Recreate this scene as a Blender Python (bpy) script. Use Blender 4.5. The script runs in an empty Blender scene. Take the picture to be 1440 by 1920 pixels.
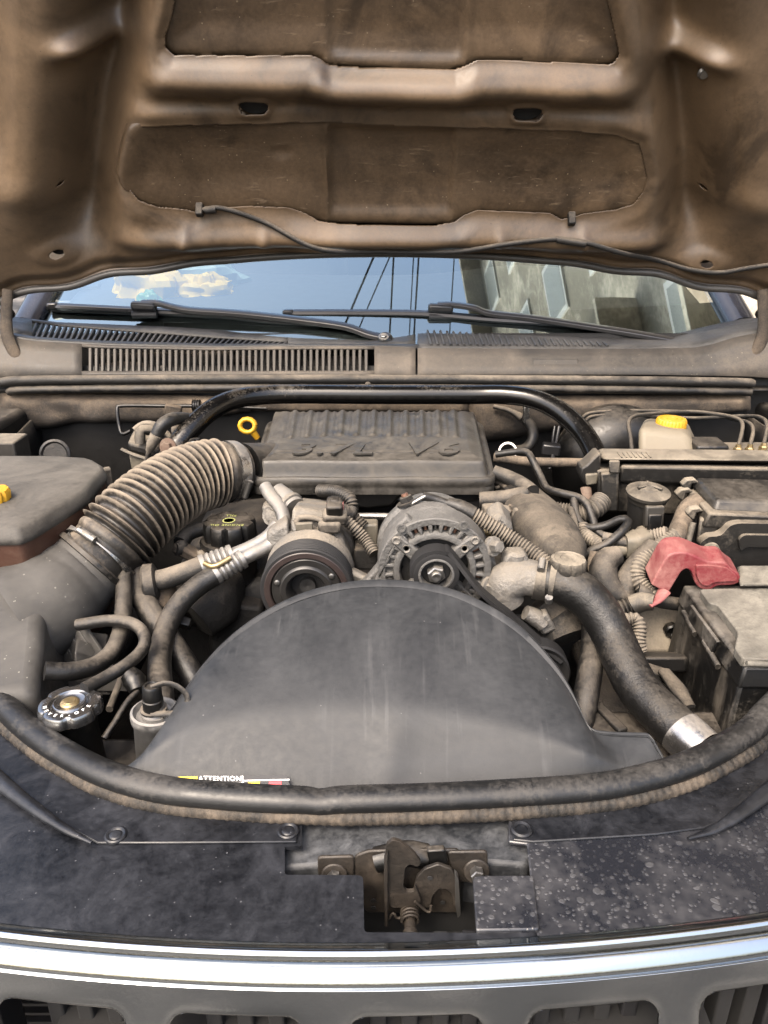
import bpy, bmesh, math, random
import numpy as np
from mathutils import Vector, Matrix, noise

random.seed(7)
sc = bpy.context.scene
col = sc.collection
R = math.radians

# ---------------------------------------------------------------- camera
CAM_Z, PITCH, FPX, CX, CY = 1.5, R(23.0), 1443.0, 720.0, 960.0
cam_d = bpy.data.cameras.new('camera')
cam = bpy.data.objects.new('camera', cam_d)
col.objects.link(cam)
cam.location = (0, 0, CAM_Z)
cam.rotation_euler = (R(90) - PITCH, 0, 0)
cam_d.sensor_fit = 'VERTICAL'
cam_d.sensor_height = 24.0
cam_d.sensor_width = 18.0
cam_d.lens = 24.0 * FPX / 1920.0
cam_d.clip_start = 0.02
cam_d.clip_end = 500
sc.camera = cam

# ---------------------------------------------------------------- sky, sun, exposure
SUN_EL, SUN_AZ = R(54), R(212)          # azimuth clockwise from +Y
world = bpy.data.worlds.new('World')
sc.world = world
world.use_nodes = True
wn = world.node_tree
for n_ in list(wn.nodes):
    wn.nodes.remove(n_)
sky = wn.nodes.new('ShaderNodeTexSky')
sky.sky_type = 'NISHITA'
sky.sun_disc = False
sky.sun_elevation = SUN_EL
sky.sun_rotation = SUN_AZ
sky.air_density = 1.0
sky.dust_density = 7.0
sky.ozone_density = 0.15
bg = wn.nodes.new('ShaderNodeBackground')
bg.inputs['Strength'].default_value = 0.15
wo = wn.nodes.new('ShaderNodeOutputWorld')
wn.links.new(sky.outputs[0], bg.inputs[0])
wn.links.new(bg.outputs[0], wo.inputs[0])
sun_d = bpy.data.lights.new('sun', 'SUN')
sun_d.energy = 0.5
sun_d.angle = R(14)
sun_d.color = (1.0, 0.92, 0.80)
sun = bpy.data.objects.new('sun', sun_d)
col.objects.link(sun)
sdir = Vector((math.sin(SUN_AZ) * math.cos(SUN_EL), math.cos(SUN_AZ) * math.cos(SUN_EL), math.sin(SUN_EL)))
sun.rotation_euler = sdir.to_track_quat('Z', 'Y').to_euler()
sun.location = (0, -3, 8)
vs = sc.view_settings
vs.view_transform = 'Standard'
vs.look = 'None'
vs.gamma = 1.0
vs.use_curve_mapping = False
vs.exposure = 2.38
sc.cycles.max_bounces = 8

# ---------------------------------------------------------------- pixel (1440 x 1920 photograph) to world
ST, CT = math.sin(PITCH), math.cos(PITCH)
def ray(px, py):
    a, b = (px - CX) / FPX, (CY - py) / FPX
    return Vector((a, b * ST + CT, b * CT - ST))
def W(px, py, y):                       # point at distance y in front of the camera
    d = ray(px, py); return Vector((0, 0, CAM_Z)) + d * (y / d.y)
def WZ(px, py, z):                      # point on the level z
    d = ray(px, py); return Vector((0, 0, CAM_Z)) + d * ((z - CAM_Z) / d.z)
def WP(px, py, p0, n):                  # point on a plane
    d = ray(px, py); o = Vector((0, 0, CAM_Z)); n = Vector(n)
    return o + d * ((Vector(p0) - o).dot(n) / d.dot(n))
def proj(p):
    v = Vector(p) - Vector((0, 0, CAM_Z))
    f = v.y * CT - v.z * ST; u = v.y * ST + v.z * CT
    return CX + FPX * v.x / f, CY - FPX * u / f
def pts(*a): return [W(*t) for t in a]
def mpp(px, py, y):                     # metres per photograph pixel there
    return (W(px, py, y).y * CT - (W(px, py, y).z - CAM_Z) * ST) / FPX

# ---------------------------------------------------------------- materials
def nd(nt, t, **kw):
    n = nt.nodes.new(t)
    for k, v in kw.items():
        if k in n.inputs.keys(): n.inputs[k].default_value = v
        else: setattr(n, k, v)
    return n
def newmat(name):
    m = bpy.data.materials.new(name); m.use_nodes = True
    nt = m.node_tree
    p = nt.nodes['Principled BSDF']
    return m, nt, p
def c4(c): return (c[0], c[1], c[2], 1)
def mth(nt, op, a, b=None, clamp=False):
    n = nt.nodes.new('ShaderNodeMath'); n.operation = op; n.use_clamp = clamp
    for i, v in enumerate((a, b)):
        if v is None: continue
        if isinstance(v, (int, float)): n.inputs[i].default_value = v
        else: nt.links.new(v, n.inputs[i])
    return n.outputs[0]
def ramp(nt, fac, stops):
    n = nt.nodes.new('ShaderNodeValToRGB')
    el = n.color_ramp.elements
    el[0].position, el[0].color = stops[0][0], c4(stops[0][1]) if not isinstance(stops[0][1], (int, float)) else (stops[0][1],) * 3 + (1,)
    el[1].position, el[1].color = stops[-1][0], c4(stops[-1][1]) if not isinstance(stops[-1][1], (int, float)) else (stops[-1][1],) * 3 + (1,)
    for pos, c in stops[1:-1]:
        e = el.new(pos); e.color = c4(c) if not isinstance(c, (int, float)) else (c,) * 3 + (1,)
    nt.links.new(fac, n.inputs[0])
    return n.outputs[0]
def mixc(nt, f, a, b):
    n = nt.nodes.new('ShaderNodeMix'); n.data_type = 'RGBA'
    if isinstance(f, (int, float)): n.inputs[0].default_value = f
    else: nt.links.new(f, n.inputs[0])
    for i, v in ((6, a), (7, b)):
        if isinstance(v, tuple): n.inputs[i].default_value = c4(v)
        else: nt.links.new(v, n.inputs[i])
    return n.outputs[2]
def noise_f(nt, co, scale, detail=6, rough=.6, dist=0.0):
    n = nt.nodes.new('ShaderNodeTexNoise')
    n.inputs['Scale'].default_value = scale; n.inputs['Detail'].default_value = detail
    n.inputs['Roughness'].default_value = rough; n.inputs['Distortion'].default_value = dist
    nt.links.new(co, n.inputs['Vector'])
    return n.outputs['Fac']
DUST = (.30, .235, .16)
def dusty(name, base, dust=DUST, amt=.5, rough=.45, scale=9, up=.35, bump=.12, metal=0.0, soft=.22, ridge=0.0, fine=60, spec=.36, drough=.9, swirl=0.0, stretch=None, grit=330, gw=.40, k=.42, sat=.78, cont=1.5, stain=.55):
    """a base finish under settled dust: patches, specks, more of it on level faces"""
    m, nt, p = newmat(name)
    def tone(c):
        g = c[0] * .3 + c[1] * .55 + c[2] * .15
        return tuple(k * (g + (x - g) * sat) for x in c)
    base, dust = tuple(x * (.36 if not metal else 1.05) for x in tone(base)), tuple(x * 1.08 for x in tone(dust))
    tc = nt.nodes.new('ShaderNodeTexCoord'); co = tc.outputs['Object']
    if stretch:
        mp = nt.nodes.new('ShaderNodeMapping'); mp.inputs['Scale'].default_value = stretch
        nt.links.new(co, mp.inputs[0]); co = mp.outputs[0]
    n1 = noise_f(nt, co, scale, 7, .62, .6 + swirl)
    n2 = noise_f(nt, co, fine, 5, .65)
    n3 = noise_f(nt, co, scale * .35, 3, .5)
    g = nt.nodes.new('ShaderNodeNewGeometry')
    sx = nt.nodes.new('ShaderNodeSeparateXYZ'); nt.links.new(g.outputs['True Normal'] if False else g.outputs['Normal'], sx.inputs[0])
    s = mth(nt, 'ADD', mth(nt, 'MULTIPLY', n1, .55), mth(nt, 'MULTIPLY', n2, .25))
    s = mth(nt, 'ADD', s, mth(nt, 'MULTIPLY', n3, .35))            # mean about .575
    s = mth(nt, 'ADD', mth(nt, 'MULTIPLY', s, cont), (1 - cont) * .575)
    n4 = noise_f(nt, co, grit, 4, .75)
    s = mth(nt, 'ADD', s, mth(nt, 'MULTIPLY', mth(nt, 'SUBTRACT', n4, .5), gw))
    s = mth(nt, 'ADD', s, mth(nt, 'MULTIPLY', mth(nt, 'ADD', mth(nt, 'MAXIMUM', sx.outputs['Z'], -.3), -.45), up * 1.45))  # settled dust, steepened so the colour also shades sides and undersides
    if ridge:
        pr = ramp(nt, g.outputs['Pointiness'], [(.48, 0.0), (.56, 1.0)])
        s = mth(nt, 'ADD', s, mth(nt, 'MULTIPLY', pr, ridge * .3))
    lo = .575 + (.56 - amt) * .75
    mask = ramp(nt, s, [(lo - soft * .5, 0.0), (lo + soft * .5, 1.0)])
    fine_f = ramp(nt, n2, [(.3, .72), (.7, 1.15)])
    d2 = mixc(nt, ramp(nt, n1, [(.32, 0.0), (.68, 1.0)]), tuple(x * .74 for x in dust), tuple(min(1, x * 1.14) for x in dust))
    b2 = mixc(nt, n2, tuple(x * .75 for x in base), tuple(min(1, x * 1.25) for x in base))
    c = mixc(nt, mth(nt, 'MULTIPLY', mask, .93), b2, d2)
    if stain:
        mo = nt.nodes.new('ShaderNodeMapping'); mo.inputs['Location'].default_value = (3.1, 7.7, 1.9); nt.links.new(co, mo.inputs[0])
        n5 = noise_f(nt, mo.outputs[0], scale * 1.6, 6, .68, .5)
        st = ramp(nt, n5, [(.52, 0.0), (.64, stain)])
        c = mixc(nt, st, c, tuple(x * .8 for x in base))
        mask = mth(nt, 'MULTIPLY', mask, mth(nt, 'SUBTRACT', 1.0, mth(nt, 'MULTIPLY', st, .6)))
    nt.links.new(c, p.inputs['Base Color'])
    rr = mth(nt, 'ADD', mth(nt, 'MULTIPLY', mask, drough - rough), rough + .0)
    rr = mth(nt, 'ADD', rr, mth(nt, 'MULTIPLY', mth(nt, 'SUBTRACT', n2, .5), .25), True)
    nt.links.new(rr, p.inputs['Roughness'])
    p.inputs['Specular IOR Level'].default_value = spec
    if metal:
        nt.links.new(mth(nt, 'MULTIPLY', mth(nt, 'SUBTRACT', 1.0, mask), metal), p.inputs['Metallic'])
    if bump:
        b = nt.nodes.new('ShaderNodeBump'); b.inputs['Strength'].default_value = bump; b.inputs['Distance'].default_value = .004
        nt.links.new(mth(nt, 'ADD', mth(nt, 'ADD', n2, mth(nt, 'MULTIPLY', n4, .35)), mth(nt, 'MULTIPLY', n1, 1.2)), b.inputs['Height']); nt.links.new(b.outputs[0], p.inputs['Normal'])
    return m
def plain(name, base, rough=.5, metal=0.0, var=.25, scale=40, bump=.0, spec=.5):
    m, nt, p = newmat(name)
    tc = nt.nodes.new('ShaderNodeTexCoord')
    n1 = noise_f(nt, tc.outputs['Object'], scale, 6, .6)
    c = mixc(nt, n1, tuple(max(0, x * (1 - var * 1.6)) for x in base), tuple(min(1, x * (1 + var * 1.6)) for x in base))
    nt.links.new(c, p.inputs['Base Color'])
    nt.links.new(mth(nt, 'ADD', rough - .12, mth(nt, 'MULTIPLY', n1, .24), True), p.inputs['Roughness'])
    p.inputs['Metallic'].default_value = metal
    p.inputs['Specular IOR Level'].default_value = spec
    if bump:
        b = nt.nodes.new('ShaderNodeBump'); b.inputs['Strength'].default_value = bump; b.inputs['Distance'].default_value = .003
        nt.links.new(n1, b.inputs['Height']); nt.links.new(b.outputs[0], p.inputs['Normal'])
    return m
M = {}
M['strip_dark'] = dusty('seal_base_rubber', (.04, .036, .030), (.26, .195, .13), .38, .7, 16, up=.0, bump=.3, soft=.5, fine=90)
M['hose_big'] = dusty('radiator_hose_rubber', (.017, .0165, .016), (.15, .125, .092), .20, .46, 10, up=.16, bump=0.26, soft=.5, fine=120, stretch=(1, 1, 1))
M['beam'] = dusty('beam_paint', (.075, .084, .098), (.17, .178, .19), .38, .42, 20, up=.0, bump=.08, soft=.6, fine=120, swirl=2.0, sat=1.0)
M['hood'] = dusty('hood_dusty_paint', (.055, .042, .031), (.36, .25, .155), .46, .34, 3.2, up=0, bump=.05, soft=1.15, fine=150, swirl=.4, gw=.12, drough=.50, k=.375, sat=1.1, spec=.45, stain=0.60)
M['hood_skin'] = dusty('hood_skin_dusty', (.055, .042, .031), (.34, .235, .145), .43, .34, 3.6, up=0, bump=.05, soft=1.1, fine=150, swirl=.6, gw=.12, drough=.50, k=.375, sat=1.1, spec=.45, stain=0.60)
M['hood_edge'] = plain('hood_edge_paint', (.035, .033, .030), .45, var=.3)
M['shroud'] = dusty('shroud_plastic', (.050, .061, .077), (.070, .074, .080), .30, .46, 6, up=.0, bump=.02, soft=1.0, fine=130, swirl=1.2, gw=.08, drough=.6, spec=.25, stain=0.00)
M['box'] = dusty('intake_plastic', (.066, .063, .057), (.15, .130, .102), .27, .28, 9, up=.1, bump=.03, soft=1.0, fine=160, swirl=2.5, gw=.2, stain=0.15)
M['fascia'] = dusty('closeout_plastic', (.014, .017, .024), (.046, .049, .058), .26, .33, 34, up=.0, bump=.06, soft=.9, fine=150, swirl=.3, drough=.5, gw=.2, grit=500, stain=0.20, sat=1.1)
M['rubber'] = dusty('seal_rubber', (.034, .036, .039), (.13, .118, .104), .24, .42, 12, up=.1, bump=0.08, soft=.5, fine=140, stain=0.20)
M['strip'] = dusty('seal_base_dust', (.05, .042, .034), (.33, .245, .16), .58, .8, 14, up=.1, bump=.3, soft=.4, fine=90)
M['hose'] = dusty('hose_rubber', (.034, .032, .030), (.20, .165, .122), .20, .46, 13, up=.26, bump=0.19, soft=.5, fine=120)
M['hose_dust'] = dusty('hose_rubber_dusty', (.050, .046, .041), (.27, .22, .16), .42, .6, 13, up=.35, bump=0.24, soft=.5, fine=120)
M['bellows'] = dusty('bellows_rubber', (.060, .052, .043), (.34, .27, .19), .17, .48, 9, up=.10, bump=.06, soft=.55, fine=120, ridge=1.3)
M['conduit'] = dusty('conduit_plastic', (.040, .037, .033), (.29, .24, .175), .48, .6, 18, up=.2, bump=0.08, soft=.5, ridge=.6, k=0.47)
M['conduit_black'] = dusty('conduit_black_plastic', (.016, .016, .016), (.19, .155, .112), .30, .5, 18, up=.2, bump=.05, soft=.5, ridge=.5)
M['alu'] = dusty('cast_aluminium', (.34, .325, .30), (.30, .25, .18), .50, .48, 16, up=.25, bump=0.56, metal=.75, soft=.6, fine=150)
M['alu_clean'] = dusty('cast_aluminium_grey', (.21, .205, .195), (.20, .19, .172), .42, .46, 18, up=.2, bump=0.48, metal=.6, soft=.6, fine=170)
M['pipe'] = dusty('aluminium_pipe', (.46, .45, .43), (.28, .245, .195), .40, .36, 16, up=.2, bump=.10, metal=.85, soft=.6, fine=130)
M['steel'] = dusty('steel_hardware', (.42, .41, .39), (.26, .22, .16), .36, .35, 30, up=.2, bump=.12, metal=.9)
M['clamp'] = dusty('steel_clamp', (.58, .56, .53), (.30, .24, .17), .30, .26, 25, up=.2, bump=.06, metal=.95, soft=.4)
M['rust'] = dusty('rusty_steel', (.17, .09, .055), (.26, .19, .13), .42, .6, 30, up=.2, bump=.2, metal=.3, soft=.5)
M['chrome'] = plain('chrome', (.86, .87, .88), .14, 1.0, var=.02, scale=90)
M['gunk'] = dusty('dark_engine_metal', (.014, .013, .012), (.10, .08, .058), .18, .7, 14, up=.3, bump=.3, soft=.5)
M['gunk_dust'] = dusty('dusty_engine_metal', (.042, .038, .033), (.23, .185, .13), .38, .75, 12, up=.35, bump=0.48, soft=.5)
M['bay'] = dusty('bay_paint', (.020, .019, .018), (.13, .105, .075), .22, .55, 8, up=.3, bump=.1, soft=.5)
M['firewall'] = dusty('firewall_insulation', (.085, .062, .042), (.34, .245, .15), .50, .8, 7, up=.2, bump=.4, soft=.6, fine=70, stain=0.35)
M['cowl'] = dusty('cowl_plastic', (.14, .126, .108), (.25, .20, .145), .48, .55, 7, up=.05, bump=.05, soft=.6, fine=140, spec=.4, stain=0.20)
M['cowl_top'] = dusty('cowl_top_plastic', (.085, .088, .092), (.19, .175, .155), .36, .5, 8, up=.0, bump=.04, soft=.6, fine=140, stain=0.10)
M['slat'] = plain('cowl_slat_plastic', (.034, .030, .025), .6, var=.3)
M['brace'] = dusty('brace_paint', (.014, .0135, .0135), (.17, .14, .10), .18, .20, 12, up=.1, bump=.04, soft=.4, fine=140, stain=0.00)
M['wiper'] = plain('wiper_black', (.008, .008, .009), .32, var=.2)
M['wiper_rub'] = plain('wiper_rubber', (.006, .006, .007), .6, var=.2)
M['black'] = dusty('black_plastic', (.013, .013, .013), (.16, .13, .095), .25, .38, 16, up=.2, bump=.06, soft=.5, fine=140)
M['black_clean'] = plain('black_plastic_clean', (.011, .011, .012), .34, var=.2)
M['dusty_plastic'] = dusty('dusty_box_plastic', (.033, .030, .026), (.25, .205, .145), .45, .5, 11, up=.4, bump=0.10, soft=.55, fine=130, k=0.47)
M['lid_dust'] = dusty('dusty_lid_plastic', (.075, .066, .053), (.34, .285, .205), .55, .62, 9, up=.35, bump=0.08, soft=.55, fine=130, k=0.50)
M['res_lid'] = dusty('reservoir_lid', (.062, .058, .051), (.17, .153, .128), .50, .55, 6, up=.15, bump=.05, soft=.6, fine=130, swirl=.8, k=0.50, stain=0.20)
M['res_tank'] = dusty('reservoir_tank', (.30, .115, .060), (.20, .13, .08), .30, .42, 7, up=.2, bump=.03, soft=.5)
M['brake_tank'] = dusty('brake_fluid_tank', (.36, .30, .20), (.13, .11, .075), .40, .45, 12, up=.2, bump=.03, soft=.8, k=1.0, stain=0.15)
M['yellow'] = dusty('yellow_plastic', (.95, .52, .03), (.26, .18, .07), .24, .42, 25, up=.1, bump=.03, k=1.0, sat=1.0, stain=0.15)
M['red'] = dusty('red_rubber', (.80, .035, .075), (.52, .25, .20), .46, .42, 16, up=.05, bump=.06, soft=.55, fine=120, stain=0.15)
M['bat_top'] = dusty('battery_lid_dust', (.17, .16, .135), (.40, .365, .29), .55, .7, 10, up=.1, bump=.15, soft=.6, fine=80, swirl=1.0, k=0.40, stain=0.25)
M['bat_case'] = dusty('battery_case', (.016, .016, .016), (.22, .195, .16), .36, .42, 9, up=.15, bump=.06, soft=.4, fine=60, swirl=1.0)
M['white'] = plain('white_plastic', (.72, .70, .66), .5, var=.1)
M['cream'] = dusty('cream_plastic', (.42, .37, .27), (.32, .26, .175), .45, .5, 20, up=.2, bump=.03, soft=.5, k=0.45)
M['text_grey'] = plain('printed_grey', (.36, .34, .30), .6, var=.1)
M['text_white'] = plain('printed_white', (.75, .75, .73), .6, var=.1)
M['text_yellow'] = plain('printed_yellow', (.20, .21, .07), .6, var=.1)
M['label_black'] = plain('label_black', (.012, .012, .013), .5, var=.1)
M['label_yellow'] = plain('label_yellow', (.80, .55, .03), .5, var=.1)
M['label_red'] = plain('label_red', (.55, .04, .05), .5, var=.1)
M['brass'] = dusty('brass_rivet', (.55, .40, .16), (.40, .32, .20), .3, .4, 60, up=0, bump=.05, metal=.8)
M['latch'] = dusty('latch_steel', (.045, .040, .035), (.10, .075, .052), .42, .42, 26, up=.05, bump=.2, metal=.4, soft=.6, sat=1.0)
M['copper'] = dusty('copper_stud', (.35, .16, .09), (.28, .2, .14), .35, .5, 40, up=.1, bump=.1, metal=.5)
M['rotor'] = plain('clutch_dark', (.014, .0135, .013), .40, .2, var=.3)
M['rotor_rim'] = plain('clutch_rim_rust', (.017, .011, .010), .5, .1, var=.3)
M['belt'] = plain('belt_rubber', (.010, .010, .0105), .62, var=.2, spec=.25)
M['cleaner'] = dusty('air_cleaner_plastic', (.105, .102, .096), (.13, .122, .11), .34, .42, 7, up=.0, bump=.03, soft=.9, fine=140, gw=.1, spec=.3, stain=0.15)
M['lid_black'] = dusty('control_lid_plastic', (.050, .050, .050), (.20, .17, .13), .20, .34, 9, up=.0, bump=.03, soft=.6, fine=130, gw=.1, stain=0.10)
M['cav'] = plain('shade_and_trim_black', (.0025, .0025, .0026), .8, var=.2)  # near-black colour standing in for shade in openings; also the glass border
M['ground'] = dusty('ground_concrete', (.09, .083, .074), (.33, .295, .25), .42, .9, 1.3, up=0, bump=.1, fine=8, soft=.35, cont=2.2, stain=0.50)  # patch contrast raised to give the chrome dark shapes to mirror
M['body_paint'] = plain('body_dark_paint', (.016, .018, .026), .22, var=.2)
M['dash'] = plain('dashboard_vinyl', (.016, .017, .018), .6, var=.2)

def add_streaks(m, colr, stretch, lo, hi, amount):
    """dried run marks over a finished dusty material"""
    nt = m.node_tree; p = nt.nodes['Principled BSDF']
    src = p.inputs['Base Color'].links[0].from_socket
    tc = nt.nodes.new('ShaderNodeTexCoord'); mp = nt.nodes.new('ShaderNodeMapping'); mp.inputs['Scale'].default_value = stretch
    nt.links.new(tc.outputs['Object'], mp.inputs[0])
    n1 = noise_f(nt, mp.outputs[0], 1.0, 5, .6, .3); n2 = noise_f(nt, tc.outputs['Object'], 9, 4, .6)
    f = mth(nt, 'MULTIPLY', ramp(nt, n1, [(lo, 0.0), (hi, 1.0)]), ramp(nt, n2, [(.42, 0.0), (.62, amount)]))
    nt.links.new(mixc(nt, f, src, colr), p.inputs['Base Color'])
def add_specks(m, scale, size, keep, colr, amount):
    """scattered grit and paint specks"""
    nt = m.node_tree; p = nt.nodes['Principled BSDF']
    src = p.inputs['Base Color'].links[0].from_socket
    tc = nt.nodes.new('ShaderNodeTexCoord')
    v = nt.nodes.new('ShaderNodeTexVoronoi'); v.inputs['Scale'].default_value = scale
    nt.links.new(tc.outputs['Object'], v.inputs['Vector'])
    sc_ = nt.nodes.new('ShaderNodeSeparateColor'); nt.links.new(v.outputs['Color'], sc_.inputs[0])
    f = mth(nt, 'MULTIPLY', mth(nt, 'GREATER_THAN', sc_.outputs[0], keep), mth(nt, 'LESS_THAN', v.outputs['Distance'], mth(nt, 'MULTIPLY', sc_.outputs[1], size)))
    nt.links.new(mixc(nt, mth(nt, 'MULTIPLY', f, amount), src, colr), p.inputs['Base Color'])
add_specks(M['shroud'], 120, .10, .90, (.11, .11, .11), .6)
add_specks(M['fascia'], 260, .20, .84, (.07, .072, .078), .7)
add_specks(M['hood'], 170, .20, .86, (.025, .02, .016), .7)
add_specks(M['hood_skin'], 170, .22, .86, (.20, .16, .11), .6)
add_specks(M['cleaner'], 200, .24, .84, (.13, .125, .11), .7)
add_specks(M['cowl'], 220, .22, .84, (.16, .14, .11), .6)
add_specks(M['bat_top'], 160, .30, .80, (.08, .07, .055), .6)
add_streaks(M['shroud'], (.075, .076, .078), (75, 5, 5), .56, .72, .40)
add_streaks(M['cleaner'], (.11, .105, .10), (14, 14, 30), .58, .75, .6)
add_streaks(M['bat_case'], (.13, .115, .095), (30, 30, 5), .50, .66, .8)
add_streaks(M['hood_skin'], (.20, .15, .10), (26, 140, 140), .60, .72, .5)

# ---------------------------------------------------------------- objects
THINGS = []
def thing(name, label, cat, group=None):
    e = bpy.data.objects.new(name, None); e.empty_display_size = .02
    col.objects.link(e)
    e['label'] = label; e['category'] = cat
    if group: e['group'] = group
    THINGS.append(e)
    return e
def mesh_obj(name, verts, faces, mat, parent=None, bevel=0.0, seg=2, sharp=38, solid=0.0, soff=-1.0, smooth=True):
    me = bpy.data.meshes.new(name)
    me.from_pydata([tuple(v) for v in verts], [], faces)
    bm = bmesh.new(); bm.from_mesh(me)
    bmesh.ops.recalc_face_normals(bm, faces=bm.faces)
    bm.to_mesh(me); bm.free()
    return link(name, me, mat, parent, bevel, seg, sharp, solid, soff, smooth)
def link(name, me, mat, parent=None, bevel=0.0, seg=2, sharp=38, solid=0.0, soff=-1.0, smooth=True):
    if smooth:
        me.polygons.foreach_set('use_smooth', [True] * len(me.polygons))
        me.set_sharp_from_angle(angle=R(sharp))
    me.materials.append(M[mat] if isinstance(mat, str) else mat)
    o = bpy.data.objects.new(name, me)
    col.objects.link(o)
    if parent is not None: o.parent = parent
    if solid:
        s = o.modifiers.new('solid', 'SOLIDIFY'); s.thickness = solid; s.offset = soff
    if bevel:
        b = o.modifiers.new('bevel', 'BEVEL'); b.width = bevel; b.segments = seg; b.limit_method = 'ANGLE'; b.angle_limit = R(35)
    return o
def tag(o, label, cat, group=None, kind=None):
    o['label'] = label; o['category'] = cat
    if group: o['group'] = group
    if kind: o['kind'] = kind
    return o
def bez(P, n_per=10):
    """Catmull-Rom through P"""
    P = [Vector(p) for p in P]
    if len(P) == 2: return [P[0].lerp(P[1], i / n_per) for i in range(n_per + 1)], [i / n_per for i in range(n_per + 1)]
    out, tt = [], []
    for i in range(len(P) - 1):
        p0 = P[i - 1] if i else P[0] * 2 - P[1]
        p1, p2 = P[i], P[i + 1]
        p3 = P[i + 2] if i + 2 < len(P) else P[-1] * 2 - P[-2]
        for k in range(n_per):
            t = k / n_per
            out.append(.5 * ((2 * p1) + (p2 - p0) * t + (2 * p0 - 5 * p1 + 4 * p2 - p3) * t * t + (3 * p1 - p0 - 3 * p2 + p3) * t ** 3)); tt.append(i + t)
    out.append(P[-1]); tt.append(len(P) - 1.0)
    return out, tt
def resample(path, tt, step):
    L = [0.0]
    for a, b in zip(path, path[1:]): L.append(L[-1] + (b - a).length)
    n = max(2, int(round(L[-1] / step)))
    o, t2, j = [], [], 0
    for i in range(n + 1):
        s = L[-1] * i / n
        while j < len(L) - 2 and L[j + 1] < s: j += 1
        f = (s - L[j]) / max(1e-9, L[j + 1] - L[j])
        o.append(path[j].lerp(path[j + 1], f)); t2.append(tt[j] + (tt[j + 1] - tt[j]) * f)
    return o, t2, L[-1]
def frames(path):
    T = []
    for i in range(len(path)):
        a = path[max(0, i - 1)]; b = path[min(len(path) - 1, i + 1)]
        T.append((b - a).normalized())
    up = Vector((0, 0, 1))
    if abs(T[0].dot(up)) > .9: up = Vector((0, 1, 0))
    N = [(up - T[0] * up.dot(T[0])).normalized()]
    for i in range(1, len(T)):
        v = N[-1] - T[i] * N[-1].dot(T[i]); N.append(v.normalized())
    return T, N
def tube(name, parent, mat, P, r, n=14, step=.006, corr=None, flat=1.0, bevel=0, lump=0.0, hollow=False, raw=False, sharp=60, round_end=False):
    """swept round section along points; r a number or one per point; corr = (pitch, depth); flat squeezes along the frame normal"""
    path, tt = bez(P)
    rs = r if isinstance(r, (list, tuple)) else [r] * len(P)
    if corr: step = corr[0] / 6
    path, tt, L = resample(path, tt, step)
    T, N = frames(path)
    V, F = [], []
    m = len(path)
    for i in range(m):
        k = min(int(tt[i]), len(rs) - 2); f = tt[i] - k
        f = f * f * (3 - 2 * f)
        rr = rs[k] * (1 - f) + rs[k + 1] * f
        if corr:
            ph = (i % 6) / 6
            rr += corr[1] * (.5 + .5 * math.cos(2 * math.pi * ph)) - corr[1] * .5
        if round_end:
            s_ = min(i, m - 1 - i) * L / (m - 1)
            if s_ < rr: rr *= math.sqrt(max(.02, 1 - (1 - s_ / rr) ** 2))
        B = T[i].cross(N[i])
        for j in range(n):
            a = 2 * math.pi * j / n
            q = rr
            if lump: q *= 1 + lump * noise.noise(Vector((path[i].x * 30 + math.cos(a), path[i].y * 30 + math.sin(a), path[i].z * 30)))
            V.append(path[i] + N[i] * (math.cos(a) * q * flat) + B * (math.sin(a) * q))
    for i in range(m - 1):
        for j in range(n):
            F.append((i * n + j, i * n + (j + 1) % n, (i + 1) * n + (j + 1) % n, (i + 1) * n + j))
    if not hollow:
        F.append(tuple(range(n))[::-1]); F.append(tuple((m - 1) * n + j for j in range(n)))
    if raw: return V, F
    return mesh_obj(name, V, F, mat, parent, bevel=bevel, sharp=sharp)
def lathe(name, parent, mat, c, axis, prof, n=40, lobes=None, bevel=0, sharp=35, cap=True):
    """prof: (h, r) from c along axis; lobes = (count, depth, hmin, hmax) scallops the rim"""
    c = Vector(c); ax = Vector(axis).normalized()
    u = ax.orthogonal().normalized() if abs(ax.z) > .95 else Vector((0, 0, 1)).cross(ax).normalized()
    v = ax.cross(u)
    V, F = [], []
    for h, r in prof:
        for j in range(n):
            a = 2 * math.pi * j / n
            q = max(r, 1e-5)
            if lobes and lobes[2] <= h <= lobes[3] and r > lobes[4]:
                q *= 1 - lobes[1] * max(0.0, math.cos(lobes[0] * a)) ** 3
            V.append(c + ax * h + (u * math.cos(a) + v * math.sin(a)) * q)
    for i in range(len(prof) - 1):
        for j in range(n):
            F.append((i * n + j, i * n + (j + 1) % n, (i + 1) * n + (j + 1) % n, (i + 1) * n + j))
    if cap and prof[0][1] > 1e-4 and prof[0] != prof[-1]: F.append(tuple(range(n))[::-1])
    if cap and prof[-1][1] > 1e-4 and prof[0] != prof[-1]: F.append(tuple((len(prof) - 1) * n + j for j in range(n)))
    return mesh_obj(name, V, F, mat, parent, bevel=bevel, sharp=sharp)
def box(name, parent, mat, c, s, rot=(0, 0, 0), bevel=.004, seg=2, taper=1.0):
    from mathutils import Euler
    m = Euler(rot).to_matrix(); c = Vector(c)
    V = []
    for z in (-1, 1):
        k = taper if z > 0 else 1.0
        for x, y in ((-1, -1), (1, -1), (1, 1), (-1, 1)):
            V.append(c + m @ Vector((x * s[0] / 2 * k, y * s[1] / 2 * k, z * s[2] / 2)))
    F = [(3, 2, 1, 0), (4, 5, 6, 7), (0, 1, 5, 4), (1, 2, 6, 5), (2, 3, 7, 6), (3, 0, 4, 7)]
    return mesh_obj(name, V, F, mat, parent, bevel=min(bevel, min(s) * .45), seg=seg)
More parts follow.
